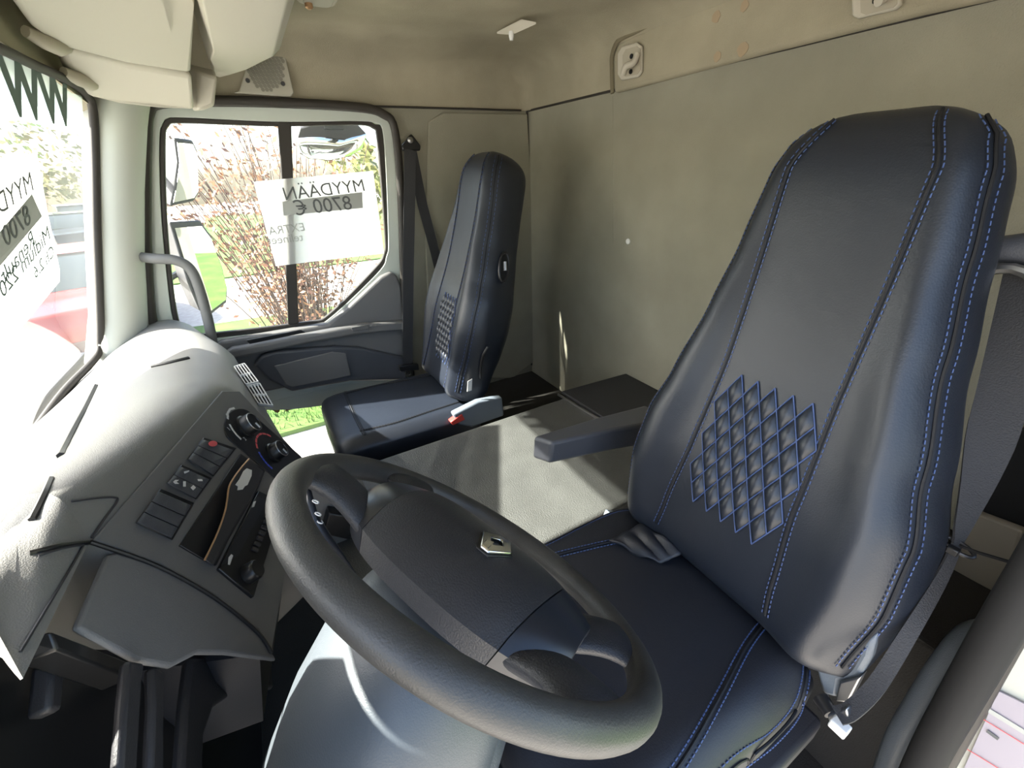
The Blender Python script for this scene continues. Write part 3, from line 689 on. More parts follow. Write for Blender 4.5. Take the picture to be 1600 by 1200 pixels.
# pale plastic side parts and recliner
sg_ = MB()
sg_.prism([at(u, v, y=-0.575) for u, v in [(1272, 1038), (1300, 1032), (1330, 1008), (1370, 990), (1360, 1030), (1342, 1060), (1312, 1066), (1308, 1092), (1285, 1085)]], (0, -0.02, 0))
sg_.build('recliner_cover', 'bluegrey', ds, bevel=0.006)
MB().prism([at(u, v, y=-0.57) for u, v in [(1312, 1066), (1345, 1058), (1325, 1098), (1304, 1096)]], (0, -0.02, 0)).build('recliner_bracket', 'steel', ds, bevel=0.002)
c = at(1282, 1090, y=-0.56); MB().tube([c, c + V((-0.02, 0.01, 0))], [0.012, 0.010], 12).build('recliner_bolt', 'black', ds)
MB().prism([(0.06, -0.62, -0.86), (0.53, -0.62, -0.86), (0.53, -0.12, -0.86), (0.06, -0.12, -0.86)], (0, 0, -0.06)).build('seat_frame', 'dark', ds, bevel=0.01)
MB().loft([[V((XS + sx * w, -0.37 + sy * w * 0.95, z)) for sx, sy in ((-1, -1), (1, -1), (1, 1), (-1, 1))] for z, w in ((-0.92, 0.20), (-1.0, 0.17), (-1.05, 0.19), (-1.12, 0.17), (-1.18, 0.19), (-1.27, 0.18), (-1.35, 0.21))]).build('suspension_base', 'dark', ds, bevel=0.01)
# armrest folded down on the far side
ar = MB()
arx = [at(u, v, x=x) for u, v, x in [(833, 682, 0.685), (831, 716, 0.685), (858, 725, 0.62), (862, 691, 0.62)]]
back4 = [V((0.69, -0.80, -0.60)), V((0.69, -0.80, -0.665)), V((0.60, -0.80, -0.672)), V((0.60, -0.80, -0.602))]
ar.loft([arx, [a.lerp(b, 0.5) + V((0, 0, 0.004)) for a, b in zip(arx, back4)], back4])
ar.build('armrest', 'arm', ds, bevel=0.009, bseg=3)
MB().tube([V((0.52, -0.74, -0.63)), V((0.66, -0.755, -0.635))], 0.028, 12).build('armrest_pivot', 'dark', ds)
# buckle of the driver belt on the far side, red button just showing
MB().prism([at(u, v, x=0.56) for u, v in [(950, 826), (958, 806), (985, 812), (985, 826)]], (0.03, 0, 0)).build('buckle', 'bluegrey', ds, bevel=0.004)
MB().prism([at(u, v, x=0.575) for u, v in [(953, 826), (960, 816), (970, 818), (966, 827)]], (0.012, 0.006, 0.006)).build('buckle_button', 'red', ds, bevel=0.002)
# shoulder belt guide on the near upper edge
c = at(1598, 402, y=-0.86)
MB().tube([c + V((-0.05, 0.0, 0.01)), c + V((0, 0, 0.012)), c + V((0.05, -0.005, 0.0))], [0.016, 0.020, 0.016], 12).build('belt_guide', 'arm', ds)
MB().tube(smooth_path([c + V((0.035, 0.02, -0.025)), c + V((0.0, 0.02, -0.012)), c + V((-0.04, 0.02, -0.028))], 4), 0.007, 8).build('guide_loop', 'steel', ds)

# ---- passenger seat
XP = 1.585
ps = thing('passenger_seat', 'black leather passenger seat beside the passenger door, sunlit cushion', 'seat', (XP, -0.35, Z_FLOOR))
bp = Back(XP, (-0.545, -0.79), (-0.815, 0.055), -0.07, 0.035)
b2 = backrest(ps, bp, False, None, None)
seams(ps, b2, bp, inner, lambda t: bp.w(t) * 0.90, 0.872, 0.868, 0.016)
quilt(b2, bp, 0.06, 5, 6, 0.0262, 0.056, -0.105)
c2 = cushion('cushion', 'leather', ps, XP, 0.242, -0.60, -0.012, -0.885, -0.868, 0.12)
cush_line(ps, c2, [(XP - 0.15, -0.56), (XP - 0.165, -0.40), (XP - 0.18, -0.25), (XP - 0.17, -0.12)], 0.006, 0.0015, ('seam', 'seam'))
cush_line(ps, c2, [(XP + 0.15, -0.56), (XP + 0.165, -0.40), (XP + 0.18, -0.25), (XP + 0.17, -0.12)], 0.006, 0.0015, ('seam', 'seam'))
cush_line(ps, c2, [(XP - 0.20, -0.13), (XP, -0.125), (XP + 0.20, -0.13)], 0.006, 0.0015, ('seam', 'seam'))
MB().prism([(XP - 0.215, -0.58, -1.0), (XP + 0.215, -0.58, -1.0), (XP + 0.215, -0.09, -1.0), (XP - 0.215, -0.09, -1.0)], (0, 0, -0.35)).build('seat_base', 'dark', ps, bevel=0.02)
# buckle, side pocket opening, white care tag, armrest stub opening
bx = XP - 0.262
bkp = [at(u, v, x=bx) for u, v in [(708, 648), (722, 641), (748, 628), (785, 621), (788, 650), (738, 668), (716, 664)]]
MB().prism(bkp, (0.035, 0, 0)).build('buckle_housing', 'bluegrey', ps, bevel=0.008, bseg=3)
MB().prism([at(u, v, x=bx - 0.003) for u, v in [(704, 660), (722, 647), (727, 656), (708, 665)]], (0.028, 0, 0)).build('buckle_button', 'red', ps, bevel=0.003)
def side_pt(t, d): return bp.P(-bp.w(t) * 1.0, t, d)
ov = [(0.0 + 0.020 * math.cos(a * math.pi / 10), 0.50 + 0.052 * math.sin(a * math.pi / 10)) for a in range(20)]
MB().tube([V(side_pt(t, d - 0.045)) + V((-0.004, 0, 0)) for d, t in ov], 0.005, 8, True).build('armrest_opening', 'black', ps)
MB().prism([V(side_pt(t, d - 0.045)) + V((-0.003, 0, 0)) for d, t in ov], (0.02, 0, 0)).build('opening_recess', 'blackm', ps, smooth=False)
MB().tube([V(side_pt(0.49, -0.05)) + V((-0.008, 0, 0)), V(side_pt(0.52, -0.045)) + V((-0.008, 0, 0))], 0.007, 8).build('pivot_bolt', 'steel', ps)
MB().tube(smooth_path([V(side_pt(t, d)) + V((-0.004, 0, 0)) for t, d in ((0.20, -0.03), (0.16, -0.02), (0.10, -0.03), (0.06, -0.045))], 4), 0.006, 8).build('side_slit', 'black', ps)
MB().prism([at(u, v, x=XP - 0.232) for u, v in [(731, 596), (738, 592), (737, 610), (730, 612)]], (0.002, 0, 0)).build('care_tag', 'white', ps)

# ------------------------------------------------------------------ seat belts
pbelt = thing('seat_belt', 'charcoal passenger seat belt hanging beside the door', 'seat belt', at(640, 215, x=1.97), None)
MB().prism([at(u, v, x=1.972) for u, v in [(641, 209), (656, 228), (655, 236), (627, 236), (626, 228)]], (-0.018, 0, 0)).build('anchor', 'black', pbelt, bevel=0.006)
c = at(641, 219, x=1.953); MB().loft([[c + V((-h, r * math.cos(k * math.pi / 6), r * math.sin(k * math.pi / 6))) for k in range(12)] for r, h in ((0.012, 0), (0.012, 0.004), (0.007, 0.007))]).build('anchor_bolt', 'steel', pbelt)
MB().ribbon([at(641, 234, x=1.955), at(640, 300, x=1.93), at(638, 420, x=1.90), at(637, 520, x=1.90), at(637, 572, x=1.91)], (0, 1, 0), 0.05, 0.003).build('webbing', 'belt', pbelt)
MB().ribbon([at(643, 236, x=1.965), at(660, 320, x=1.965), at(680, 395, x=1.965), at(700, 480, x=1.965)], (0, 1, 0), 0.045, 0.003).build('return_webbing', 'belt', pbelt)
MB().prism([at(u, v, x=1.895) for u, v in [(622, 570), (652, 567), (653, 576), (624, 579)]], (-0.02, 0, 0)).build('tongue_grip', 'black', pbelt, bevel=0.003)
ring_prism(resample([at(u, v, x=1.89) for u, v in [(630, 577), (645, 575), (644, 588), (634, 589)]], 24), resample([at(u, v, x=1.89) for u, v in [(634, 580), (641, 579), (640, 584), (636, 585)]], 24), (-0.004, 0, 0)).build('tongue', 'chrome', pbelt)

dbelt = thing('seat_belt', 'charcoal driver seat belt running down the right side of the near seat', 'seat belt', at(1590, 400, y=-0.85))
def bp_(u, v, y): return at(u, v, y=y)
path = smooth_path([bp_(1612, 400, -0.86), bp_(1592, 500, -0.83), bp_(1565, 620, -0.79), bp_(1532, 740, -0.74), bp_(1505, 820, -0.70), bp_(1494, 853, -0.685), bp_(1470, 905, -0.66), bp_(1420, 990, -0.60), bp_(1370, 1070, -0.55), bp_(1330, 1110, -0.515), bp_(1308, 1118, -0.50)], 5)
n_ = len(path); wv = []; wd_ = []
for i in range(n_):
    f = i / (n_ - 1)
    if f < 0.5: w = V((0.85, -0.35, 0.0)).lerp(V((0.35, 0.6, 0.2)), f / 0.5)
    else: w = V((0.35, 0.6, 0.2)).lerp(V((0.6, -0.7, 0.1)), (f - 0.5) / 0.5)
    wv.append(w); wd_.append(0.047 if f < 0.25 else 0.047 - 0.033 * math.sin(min(1, (f - 0.25) / 0.25) * math.pi / 2) if f < 0.5 else 0.014 + 0.008 * (f - 0.5) / 0.5)
MB().ribbon(path, wv, wd_, 0.003).build('webbing', 'belt', dbelt)
MB().prism([bp_(u, v, -0.505) for u, v in [(1292, 1118), (1322, 1108), (1326, 1122), (1296, 1132)]], (0, -0.012, 0)).build('anchor_plate', 'steel', dbelt, bevel=0.002)
c = bp_(1312, 1135, -0.50); MB().box(c, (0.010, 0, 0), (0, 0.008, 0), (0, 0, 0.008)).build('anchor_block', 'white', dbelt, bevel=0.002)
tie = thing('cable_tie', 'black cable tie around the driver seat belt with its tail sticking out', 'cable tie', bp_(1494, 853, -0.685))
q0 = bp_(1494, 853, -0.685); tp = []
for k in range(16):
    a = 2 * math.pi * k / 16; tp.append(q0 + V((0.016 * math.cos(a) - 0.002, 0.006 * math.sin(a), 0.004 * math.cos(a + 1))))
MB().tube(tp, 0.0028, 8, True).build('loop', 'black', tie)
MB().box(bp_(1489, 860, -0.675), (0.006, 0, 0), (0, 0.005, 0), (0, 0, 0.005)).build('head', 'black', tie, bevel=0.0015)
MB().ribbon([bp_(1500, 853, -0.68), bp_(1530, 864, -0.675), bp_(1584, 880, -0.67)], (0, 0.5, 1), 0.005, 0.0015).build('tail', 'black', tie)

# ------------------------------------------------------------------ driver's door opening at the right edge
dsl = thing('door_seal', 'thick black rubber seal of the driver door opening, lower right corner', 'door seal', bp_(1500, 1080, -0.62))
MB().tube(smooth_path([bp_(1660, 820, -0.64), bp_(1612, 900, -0.63), bp_(1560, 985, -0.62), bp_(1500, 1090, -0.61), bp_(1450, 1180, -0.60), bp_(1400, 1290, -0.58)], 5), 0.019, 12).build('seal_bulb', 'rubber', dsl)
MB().tube(smooth_path([bp_(1660, 860, -0.645), bp_(1608, 950, -0.635), bp_(1556, 1045, -0.625), bp_(1498, 1152, -0.615), bp_(1448, 1245, -0.605), bp_(1405, 1320, -0.59)], 5), 0.010, 10).build('seal_flange', 'rubber_b', dsl)
gb = thing('grab_bar', 'grey curved grab bar inside the driver door opening', 'grab bar', bp_(1500, 1050, -0.68))
MB().tube(smooth_path([bp_(1600, 985, -0.70), bp_(1560, 990, -0.69), bp_(1520, 1000, -0.675), bp_(1480, 1045, -0.66), bp_(1440, 1105, -0.65), bp_(1405, 1165, -0.64), bp_(1380, 1240, -0.63)], 5), 0.019, 14).build('bar', 'shroud', gb)
stk = thing('notice_sticker', 'white printed sticker on the painted door pillar, bottom right corner', 'sticker', bp_(1575, 1150, -0.63))
MB().prism([bp_(u, v, -0.63) for u, v in [(1502, 1210), (1560, 1080), (1640, 1120), (1640, 1230)]], (0, -0.002, 0)).build('paper', 'lilac', stk)
for a, b in (((1530, 1120), (1620, 1175)), ((1510, 1170), (1600, 1225))):
    MB().ribbon([bp_(*a, -0.6285), bp_(*b, -0.6285)], (0, 0, 1), 0.001, 0.0006).build('red_line', 'redp', stk)
MB().ribbon([bp_(1545, 1110, -0.6285), bp_(1610, 1150, -0.6285)], (0, 0, 1), 0.007, 0.0006).build('print_block', 'greyp', stk)
MB().ribbon([bp_(1542, 1142, -0.6285), bp_(1560, 1155, -0.6285)], (0, 0, 1), 0.005, 0.0006).build('print_mark', 'inkp', stk)
bpil = MB().prism([bp_(u, v, -0.635) for u, v in [(1590, 985), (1700, 985), (1700, 1260), (1440, 1260), (1515, 1120)]], (0, -0.05, 0)).build('trim_5', 'pillar', smooth=False)
struct(bpil, 'pale painted door pillar at the lower right corner', 'trim')
# lower rear corner behind the driver seat: tan side board, black trim
tb = MB().prism([at(u, v, y=-1.10) for u, v in [(1520, 800), (1600, 830), (1560, 930), (1478, 890)]], (0, -0.02, 0)).build('side_board', 'tan', smooth=False, bevel=0.005); tag(tb, 'tan board standing behind the driver seat on the floor', 'board')
bt = MB().prism([at(u, v, y=-1.15) for u, v in [(1550, 690), (1640, 660), (1640, 850), (1505, 800)]], (0, -0.05, 0)).build('storage_box', 'blackm', smooth=False, bevel=0.01); tag(bt, 'black box behind the driver seat at the right edge of photo', 'box')

# ================================================================== DASHBOARD
KS = 0.88
FA, FB, FC = at(330, 605, y=0.23) * KS, at(470, 715, y=0.085) * KS, at(100, 770, y=0.36) * KS
FN = (FB - FA).cross(FC - FA).normalized()
if FN.y > 0: FN = -FN
def fac(u, v, h=0.0):
    return onpl(u, v, FA + FN * h, FN)
db = thing('dashboard', 'wide grey plastic dashboard running under the windscreen', 'dashboard', (1.1, 0.45, Z_FLOOR))
def sec(*pts): return [V(p) for p in pts]
S = [
    sec((1.97, .615, -.56), (1.97, .55, -.515), (1.97, .47, -.475), (1.97, .40, -.468), (1.97, .345, -.50), (1.97, .32, -.55), (1.97, .31, -.66), (1.97, .42, -.95), (1.97, .66, -.95)),
    sec((1.84, .63, -.56), (1.84, .53, -.50), (1.84, .45, -.468), (1.84, .37, -.463), (1.84, .305, -.495), (1.84, .28, -.55), (1.84, .27, -.68), (1.84, .40, -.95), (1.84, .67, -.95)),
    sec((1.66, .65, -.56), (1.66, .52, -.495), (1.66, .42, -.468), (1.66, .31, -.465), (1.66, .238, -.500), (1.66, .205, -.555), (1.66, .185, -.68), (1.66, .36, -.95), (1.66, .68, -.95)),
    sec((1.5, .66, -.56), (1.5, .50, -.485), (1.5, .38, -.455), (1.5, .28, -.452), (1.5, .215, -.490), (1.5, .187, -.54), (1.5, .160, -.66), (1.5, .34, -.95), (1.5, .68, -.95)),
    sec((1.30, .67, -.56), (1.28, .50, -.475), (1.25, .36, -.44), (1.22, .26, -.432), (1.20, .195, -.462), (1.205, .155, -.52), (1.21, .105, -.70), (1.21, .3, -.95), (1.25, .68, -.95)),
]
pA = [V((1.18, .67, -.56)), V((1.16, .49, -.465)), V((1.13, .34, -.425)), V((1.115, .25, -.415)), FA, fac(370, 610), fac(474, 722), V((1.14, .16, -.95)), V((1.15, .68, -.95))]
pC = [V((.78, .67, -.56)), V((.76, .53, -.47)), V((.72, .43, -.395)), V((.69, .37, -.362)), fac(92, 778, 0.004), fac(140, 845), fac(420, 1020), V((.62, .25, -.95)), V((.70, .68, -.95))]
def mix(a, b, f): return [p.lerp(q, f) for p, q in zip(a, b)]
S += [pA, mix(pA, pC, 0.33), mix(pA, pC, 0.66), pC]
S2 = [smooth_path(r[:6], 4) + [r[6]] for r in S]
dash_o = MB().loft([r + [r[-1].lerp(r[0], 0.5)] for r in S2]).build('dash_body', 'dash', db, angle=70)
MB().loft([[r[6] + V((0, .012, .006)), r[7], r[8], r[0].lerp(r[8], .3)] for r in S]).build('dash_lower', 'dark', db, angle=40)
# darker facia skin over the driver facing centre
MB().prism([fac(u, v, 0.0008) for u, v in [(345, 612), (372, 612), (474, 722), (422, 1018), (400, 985), (335, 932), (245, 882), (142, 846)]], FN * 0.004).build('facia', 'facia', db, bevel=0.002)
# grooves, defroster slots, lids on the top
def dash_line(nm, pts, r, m, par=db): return MB().tube(smooth_path(pts, 5), r, 8).build(nm, m, par)
dash_line('panel_seam', [fac(141, 847, 0.004), fac(245, 884, 0.006), fac(335, 934, 0.006), fac(402, 988, 0.006), fac(424, 1020, 0.006)], 0.003, 'black')
# hood over the instruments, on the driver side of the seam
hA = S2[-1][:-1]
hB6 = [V((.44, .66, -.55)), V((.45, .53, -.485)), V((.45, .44, -.435)), at(-60, 930, y=.352), at(8, 1026, y=.318), at(36, 1060, y=.302)]
hB = smooth_path(hB6, 4)
hr = []
for a, kk in ((hA, 1), (mix(hA, hB, .25), 1), (mix(hA, hB, .5), 1), (mix(hA, hB, .75), .8), (hB, .1)):
    under = [p + V((0, 0.022 * kk, -0.006 * kk)) for p in reversed(a)]
    hr.append(a + under)
hood = MB().loft(hr).build('instrument_hood', 'dash', db, angle=60)
# raised cowl around the instruments, mostly out of view, added to shade the column
bn_ = []
for x, k in ((0.03, .0), (0.045, .9), (0.12, 1.0), (0.30, 1.0), (0.40, .95), (0.43, .6)):
    zt = -0.40 + 0.20 * k
    bn_.append([V((x, 0.64, -.55)), V((x, 0.56, zt - 0.05)), V((x, 0.42, zt)), V((x, 0.29, zt - 0.005)), V((x, 0.285, zt - 0.03)), V((x, 0.335, -.55 + max(0, x - 0.36) * 2.4)), V((x, 0.64, -.56 + max(0, x - 0.36) * 2.4))])
MB().loft(bn_).build('shade_binnacle', 'blackm', db, bevel=0.01, angle=50)
# panel beside the instruments and the posts around the column
MB().prism([fac(u, v, -0.006) for u, v in [(158, 872), (172, 868), (245, 890), (332, 940), (398, 992), (426, 1036), (345, 1026), (300, 1026), (258, 1048), (205, 1040), (106, 988)]], FN * 0.010).build('side_panel', 'facia', db, bevel=0.006, bseg=3)
PY = 0.265
def pl(u, v, y=PY): return at(u, v, y=y)
MB().prism([pl(203, 1030), pl(228, 1035), pl(224, 1060), pl(216, 1210), pl(190, 1210), pl(197, 1100)], (0, 0.012, 0)).build('cluster_post', 'dark', db, bevel=0.005)
MB().prism([pl(240, 1040), pl(258, 1048), pl(258, 1100), pl(258, 1210), pl(238, 1210), pl(242, 1100)], (0, 0.012, 0)).build('cluster_post', 'dark', db, bevel=0.005)
MB().prism([pl(300, 1026), pl(345, 1026), pl(424, 1036), pl(428, 1075), pl(370, 1080), pl(335, 1105), pl(320, 1150), pl(318, 1210), pl(286, 1210), pl(292, 1100)], (0, 0.015, 0)).build('column_surround', 'dark', db, bevel=0.008, bseg=3)
MB().prism([pl(80, 985, .30), pl(205, 1035, .30), pl(205, 1060, .30), pl(90, 1015, .30)], (0, 0.03, 0)).build('cluster_louvre', 'black', db, bevel=0.003)
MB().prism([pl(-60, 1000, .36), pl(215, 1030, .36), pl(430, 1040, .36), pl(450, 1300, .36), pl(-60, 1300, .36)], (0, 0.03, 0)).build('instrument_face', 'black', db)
MB().prism([pl(84, 1030, .33), pl(105, 1030, .33), pl(98, 1110, .33), pl(78, 1110, .33)], (0, 0.02, 0)).build('inner_post', 'dark', db, bevel=0.005)
# top lids with thin outlines, defroster slots
def toplid(nm, px, h=0.012):
    pts = [fac(u, v, h) for u, v in px]
    MB().tube(smooth_path(pts, 4), 0.0014, 6).build(nm, 'dark', db)
from mathutils.bvhtree import BVHTree
bpy.context.view_layer.update(); DG = bpy.context.evaluated_depsgraph_get()
TREES = [BVHTree.FromObject(dash_o, DG), BVHTree.FromObject(hood, DG)]
def on_dash(u, v, lift=0.002):
    d = ray(u, v).normalized(); best = None
    for tr in TREES:
        h = tr.ray_cast(V((0, 0, 0)), d)
        if h[0] is not None and (best is None or h[3] < best[1]): best = (h[0] - d * lift, h[3])
    return best[0] if best else None
def surf_line(nm, px, r, m, n=6):
    P2 = smooth_path([V((u, v, 0)) for u, v in px], n); pts = [on_dash(p.x, p.y) for p in P2]; pts = [p for p in pts if p is not None]
    if len(pts) > 2: MB().tube(pts, r, 6).build(nm, m, db)
surf_line('defroster_slot', [(150, 603), (132, 640), (112, 678), (95, 712)], 0.006, 'black')
surf_line('defroster_slot', [(80, 748), (66, 780), (50, 812)], 0.004, 'black')
surf_line('panel_seam', [(46, 864), (95, 853), (140, 848)], 0.003, 'black')
surf_line('defroster_slot', [(238, 573), (262, 568), (295, 560)], 0.006, 'black')
surf_line('lid_outline', [(112, 783), (150, 778), (178, 777), (183, 783), (165, 808), (143, 840)], 0.0016, 'dark')
surf_line('lid_outline', [(60, 868), (100, 856), (126, 852), (127, 858), (100, 905), (70, 955), (32, 1018)], 0.0016, 'dark')
# ---- facia furniture
def zf(X, Y): return (180 + X / 4, 600 + Y / 4)
def quad_lerp(q, a, b):
    TL, TR, BR, BL = q
    top = (TL[0] + (TR[0] - TL[0]) * a, TL[1] + (TR[1] - TL[1]) * a); bot = (BL[0] + (BR[0] - BL[0]) * a, BL[1] + (BR[1] - BL[1]) * a)
    return (top[0] + (bot[0] - top[0]) * b, top[1] + (bot[1] - top[1]) * b)
def switch_bank(q, n):
    MB().prism([fac(*quad_lerp(q, a, b), 0.0042) for a, b in ((-.04, -.05), (1.04, -.05), (1.04, 1.05), (-.04, 1.05))], FN * 0.003).build('switch_frame', 'black', db, bevel=0.0015)
    out = []
    for k in range(n):
        b0, b1 = k / n + 0.012, (k + 1) / n - 0.012
        rings = []
        for a, h in ((0.0, 0.0125), (0.12, 0.015), (0.35, 0.0125), (0.5, 0.0105), (0.7, 0.012), (0.9, 0.0145), (1.0, 0.0115)):
            rings.append([fac(*quad_lerp(q, a, b0), 0.006), fac(*quad_lerp(q, a, b0), h), fac(*quad_lerp(q, a, b1), h), fac(*quad_lerp(q, a, b1), 0.006)])
        out.append(MB().loft(rings).build('rocker_switch', 'arm', db, bevel=0.001))
    return out
q1 = (zf(550, 345), zf(740, 410), zf(610, 570), zf(455, 470)); s1_ = switch_bank(q1, 3)
q2 = (zf(410, 515), zf(590, 595), zf(500, 715), zf(325, 620)); s2_ = switch_bank(q2, 2)
q3 = (zf(275, 670), zf(475, 755), zf(350, 965), zf(135, 865)); s3_ = switch_bank(q3, 3)
def decal(nm, ctr, pts, h, m, par):
    MB().prism([fac(ctr[0] + x, ctr[1] + y, h) for x, y in pts], FN * 0.0005).build(nm, m, par, smooth=False)
decal('hazard_symbol', zf(610, 373), [(7 * math.cos(k * math.pi / 6), 4.5 * math.sin(k * math.pi / 6)) for k in range(12)], 0.0150, 'redp', s1_[0])
for X, Y, sw, kind in ((445, 552, 0, 0), (530, 603, 0, 1), (382, 612, 1, 2), (432, 625, 1, 3), (487, 648, 1, 4)):
    c = zf(X, Y); h = 0.0158
    sh_ = {0: [(-4, -1), (0, -2), (4, -3), (4, -1), (0, 1), (-3, 2)], 1: [(-4, -2), (3, -2), (4, 1), (-3, 1)], 2: [(-5, 0), (-2, -3), (4, -3), (0, 0), (4, 3), (-2, 3)], 3: [(-2, -4), (2, -4), (2, 4), (-2, 4)], 4: [(-4, 0), (0, -4), (4, 0), (0, 4)]}[kind]
    decal('switch_symbol', c, sh_, h, 'print', s2_[sw])
# heater control plate and its two knobs
kp = []
c0, c1_ = (374, 667), (452, 733)
for k in range(13):
    a = math.radians(129 + 180 * k / 12); kp.append(fac(c0[0] + 28 * math.cos(a) * 0.9, c0[1] + 28 * math.sin(a), 0.0046))
for k in range(13):
    a = math.radians(-51 + 180 * k / 12); kp.append(fac(c1_[0] + 27 * math.cos(a) * 0.9, c1_[1] + 27 * math.sin(a), 0.0046))
hp_ = MB().prism(kp, FN * 0.003).build('heater_panel', 'black', db, bevel=0.001)
FE1 = (fac(330, 690) - fac(220, 830)).normalized(); FE2 = FN.cross(FE1).normalized()
def knob(u, v, r):
    c = fac(u, v, 0.0078)
    o = MB().loft([[c + FN * h + (FE1 * math.cos(k * math.pi / 14) + FE2 * math.sin(k * math.pi / 14)) * r * rr for k in range(28)] for h, rr in ((0, 1.12), (0.004, 1.12), (0.006, 1.0), (0.024, 0.92), (0.026, 0.86), (0.026, 0.80), (0.024, 0.76))]).build('heater_knob', 'black', db)
    d = (FE1 * 0.6 + FE2 * 0.8).normalized(); MB().box(c + FN * 0.0252 + (-FE2) * r * 0.45, (-FE2) * r * 0.28, FN.cross(FE2) * 0.0018, FN * 0.0012).build('pointer', 'print', o)
    MB().tube([c + FN * 0.0245 + (FE1 * math.cos(k * math.pi / 14) + FE2 * math.sin(k * math.pi / 14)) * r * 0.9 for k in range(28)], 0.0011, 6, True).build('rim_line', 'steel', o)
    return c
ck1 = knob(383, 667, 0.026); ck2 = knob(427, 708, 0.024)
def arc(c, r, a0, a1, m, nm, dash=0, h=0.0004):
    for k in range(dash):
        A, B = a0 + (a1 - a0) * k / dash, a0 + (a1 - a0) * (k + 0.8) / dash
        pts = [c + FN * h + (FE1 * math.cos(math.radians(A + (B - A) * i / 3)) + FE2 * math.sin(math.radians(A + (B - A) * i / 3))) * r for i in range(4)]
        arc.mb.ribbon(pts, [(p - c) for p in pts], 0.005, 0.0008)
def px_ang(c, u, v):
    d = fac(u, v, 0.0078) - c; return math.degrees(math.atan2(d.dot(FE2), d.dot(FE1)))
aR0, aR1 = px_ang(ck2, *zf(975, 350)), px_ang(ck2, *zf(890, 410)); aB0, aB1 = px_ang(ck2, *zf(893, 425)), px_ang(ck2, *zf(985, 515))
def fixang(a, b):
    while b - a > 180: b -= 360
    while b - a < -180: b += 360
    return a, b
rr2 = (fac(*zf(893, 415), 0.0078) - ck2).length
arc.mb = MB(); arc(ck2, rr2, *fixang(aR0, aR1), 'redp', 'r', 6); arc.mb.build('warm_scale', 'redp', hp_)
arc.mb = MB(); arc(ck2, rr2, *fixang(aB0, aB1), 'bluep', 'b', 6); arc.mb.build('cold_scale', 'bluep', hp_)
arc.mb = MB(); rr1 = 0.86 * (fac(*zf(700, 255), 0.0078) - ck1).length
a0, a1 = fixang(px_ang(ck1, *zf(770, 195)), px_ang(ck1, *zf(700, 250))); a2, a3 = fixang(a1, px_ang(ck1, *zf(810, 350)))
arc(ck1, rr1, a0, a1, '', '', 1); arc(ck1, rr1, a2, a3, '', '', 1)
for s_, X, Y in (('0', 710, 205), ('1', 718, 290), ('2', 818, 352), ('4', 885, 285)):
    text_on('fan_number', s_, fac(*zf(X, Y), 0.0082), FE1, FE2 if FE2.z > 0 else -FE2, 0.014, 'print', hp_, align='CENTER')
arc.mb.build('fan_scale', 'print', hp_)
# storage tray with curved lip
tray_px = [zf(775, 440), zf(930, 548), zf(890, 650), zf(700, 980), zf(622, 1140), zf(555, 1110), zf(392, 1015)]
MB().prism([fac(u, v, 0.0042) for u, v in tray_px], FN * 0.004).build('tray_recess', 'black', db, bevel=0.001)
lip_l = [zf(835, 468), zf(790, 520), zf(745, 580), zf(712, 640), zf(700, 720), zf(685, 800), zf(640, 930), zf(560, 1100)]
lip_r = [zf(930, 548), zf(905, 610), zf(880, 660), zf(850, 720), zf(800, 800), zf(740, 900), zf(680, 1010), zf(612, 1140)]
rings = []
for a, b in zip(lip_l, lip_r):
    rings.append([fac(*a, 0.0082), fac(*a, 0.022), fac(*b, 0.018), fac(*b, 0.0082)])
lip = MB().loft(rings).build('tray_lip', 'dark', db, bevel=0.003)
MB().tube(smooth_path([fac(*p, 0.0225) for p in lip_l], 4), 0.0016, 6).build('copper_edge', 'bronze', lip)
MB().prism([fac(*zf(X, Y), 0.0226) for X, Y in [(800, 545), (820, 528), (852, 540), (850, 575), (825, 632), (808, 640), (795, 660), (762, 664), (766, 640), (750, 630), (775, 595)]], FN * 0.001).build('torn_sticker', 'white', lip, smooth=False)
# radio below the tray
rad = thing('car_radio', 'black car radio in the dashboard below the copper edged tray', 'radio', fac(390, 830))
rq = [zf(905, 640), zf(985, 740), zf(835, 1175), zf(628, 1150)]
MB().prism([fac(u, v, 0.0005) for u, v in [(398, 770), (440, 790), (418, 850), (389, 938), (334, 893)]], FN * 0.010).build('radio_body', 'black', rad, bevel=0.002)
MB().prism([fac(u, v, 0.0106) for u, v in [(402, 776), (416, 783), (372, 868), (352, 880), (345, 884)]], FN * 0.001).build('radio_display', 'insert', rad)
c = fac(388, 897, 0.0108); MB().loft([[c + FN * h + (FE1 * math.cos(k * math.pi / 10) + FE2 * math.sin(k * math.pi / 10)) * 0.019 * rr for k in range(20)] for h, rr in ((0, 1), (0.016, 0.95), (0.02, 0.8))]).build('volume_knob', 'black', rad)
for k in range(7):
    u, v = 419 - k * 3.6, 806 + k * 8.5
    MB().prism([fac(u - 4, v - 2, 0.0106), fac(u + 5, v + 2, 0.0106), fac(u + 3, v + 7, 0.0106), fac(u - 6, v + 3, 0.0106)], FN * 0.004).build('radio_button', 'dark', rad, bevel=0.001)
MB().prism([fac(u, v, 0.0118) for u, v in [(357, 871), (361, 866), (364, 868), (359, 883), (356, 882)]], FN * 0.0004).build('radio_mark', 'print', rad, smooth=False)
MB().prism([fac(u, v, 0.0118) for u, v in [(396, 784), (400, 783), (397, 792), (393, 793)]], FN * 0.0004).build('radio_mark', 'print', rad, smooth=False)
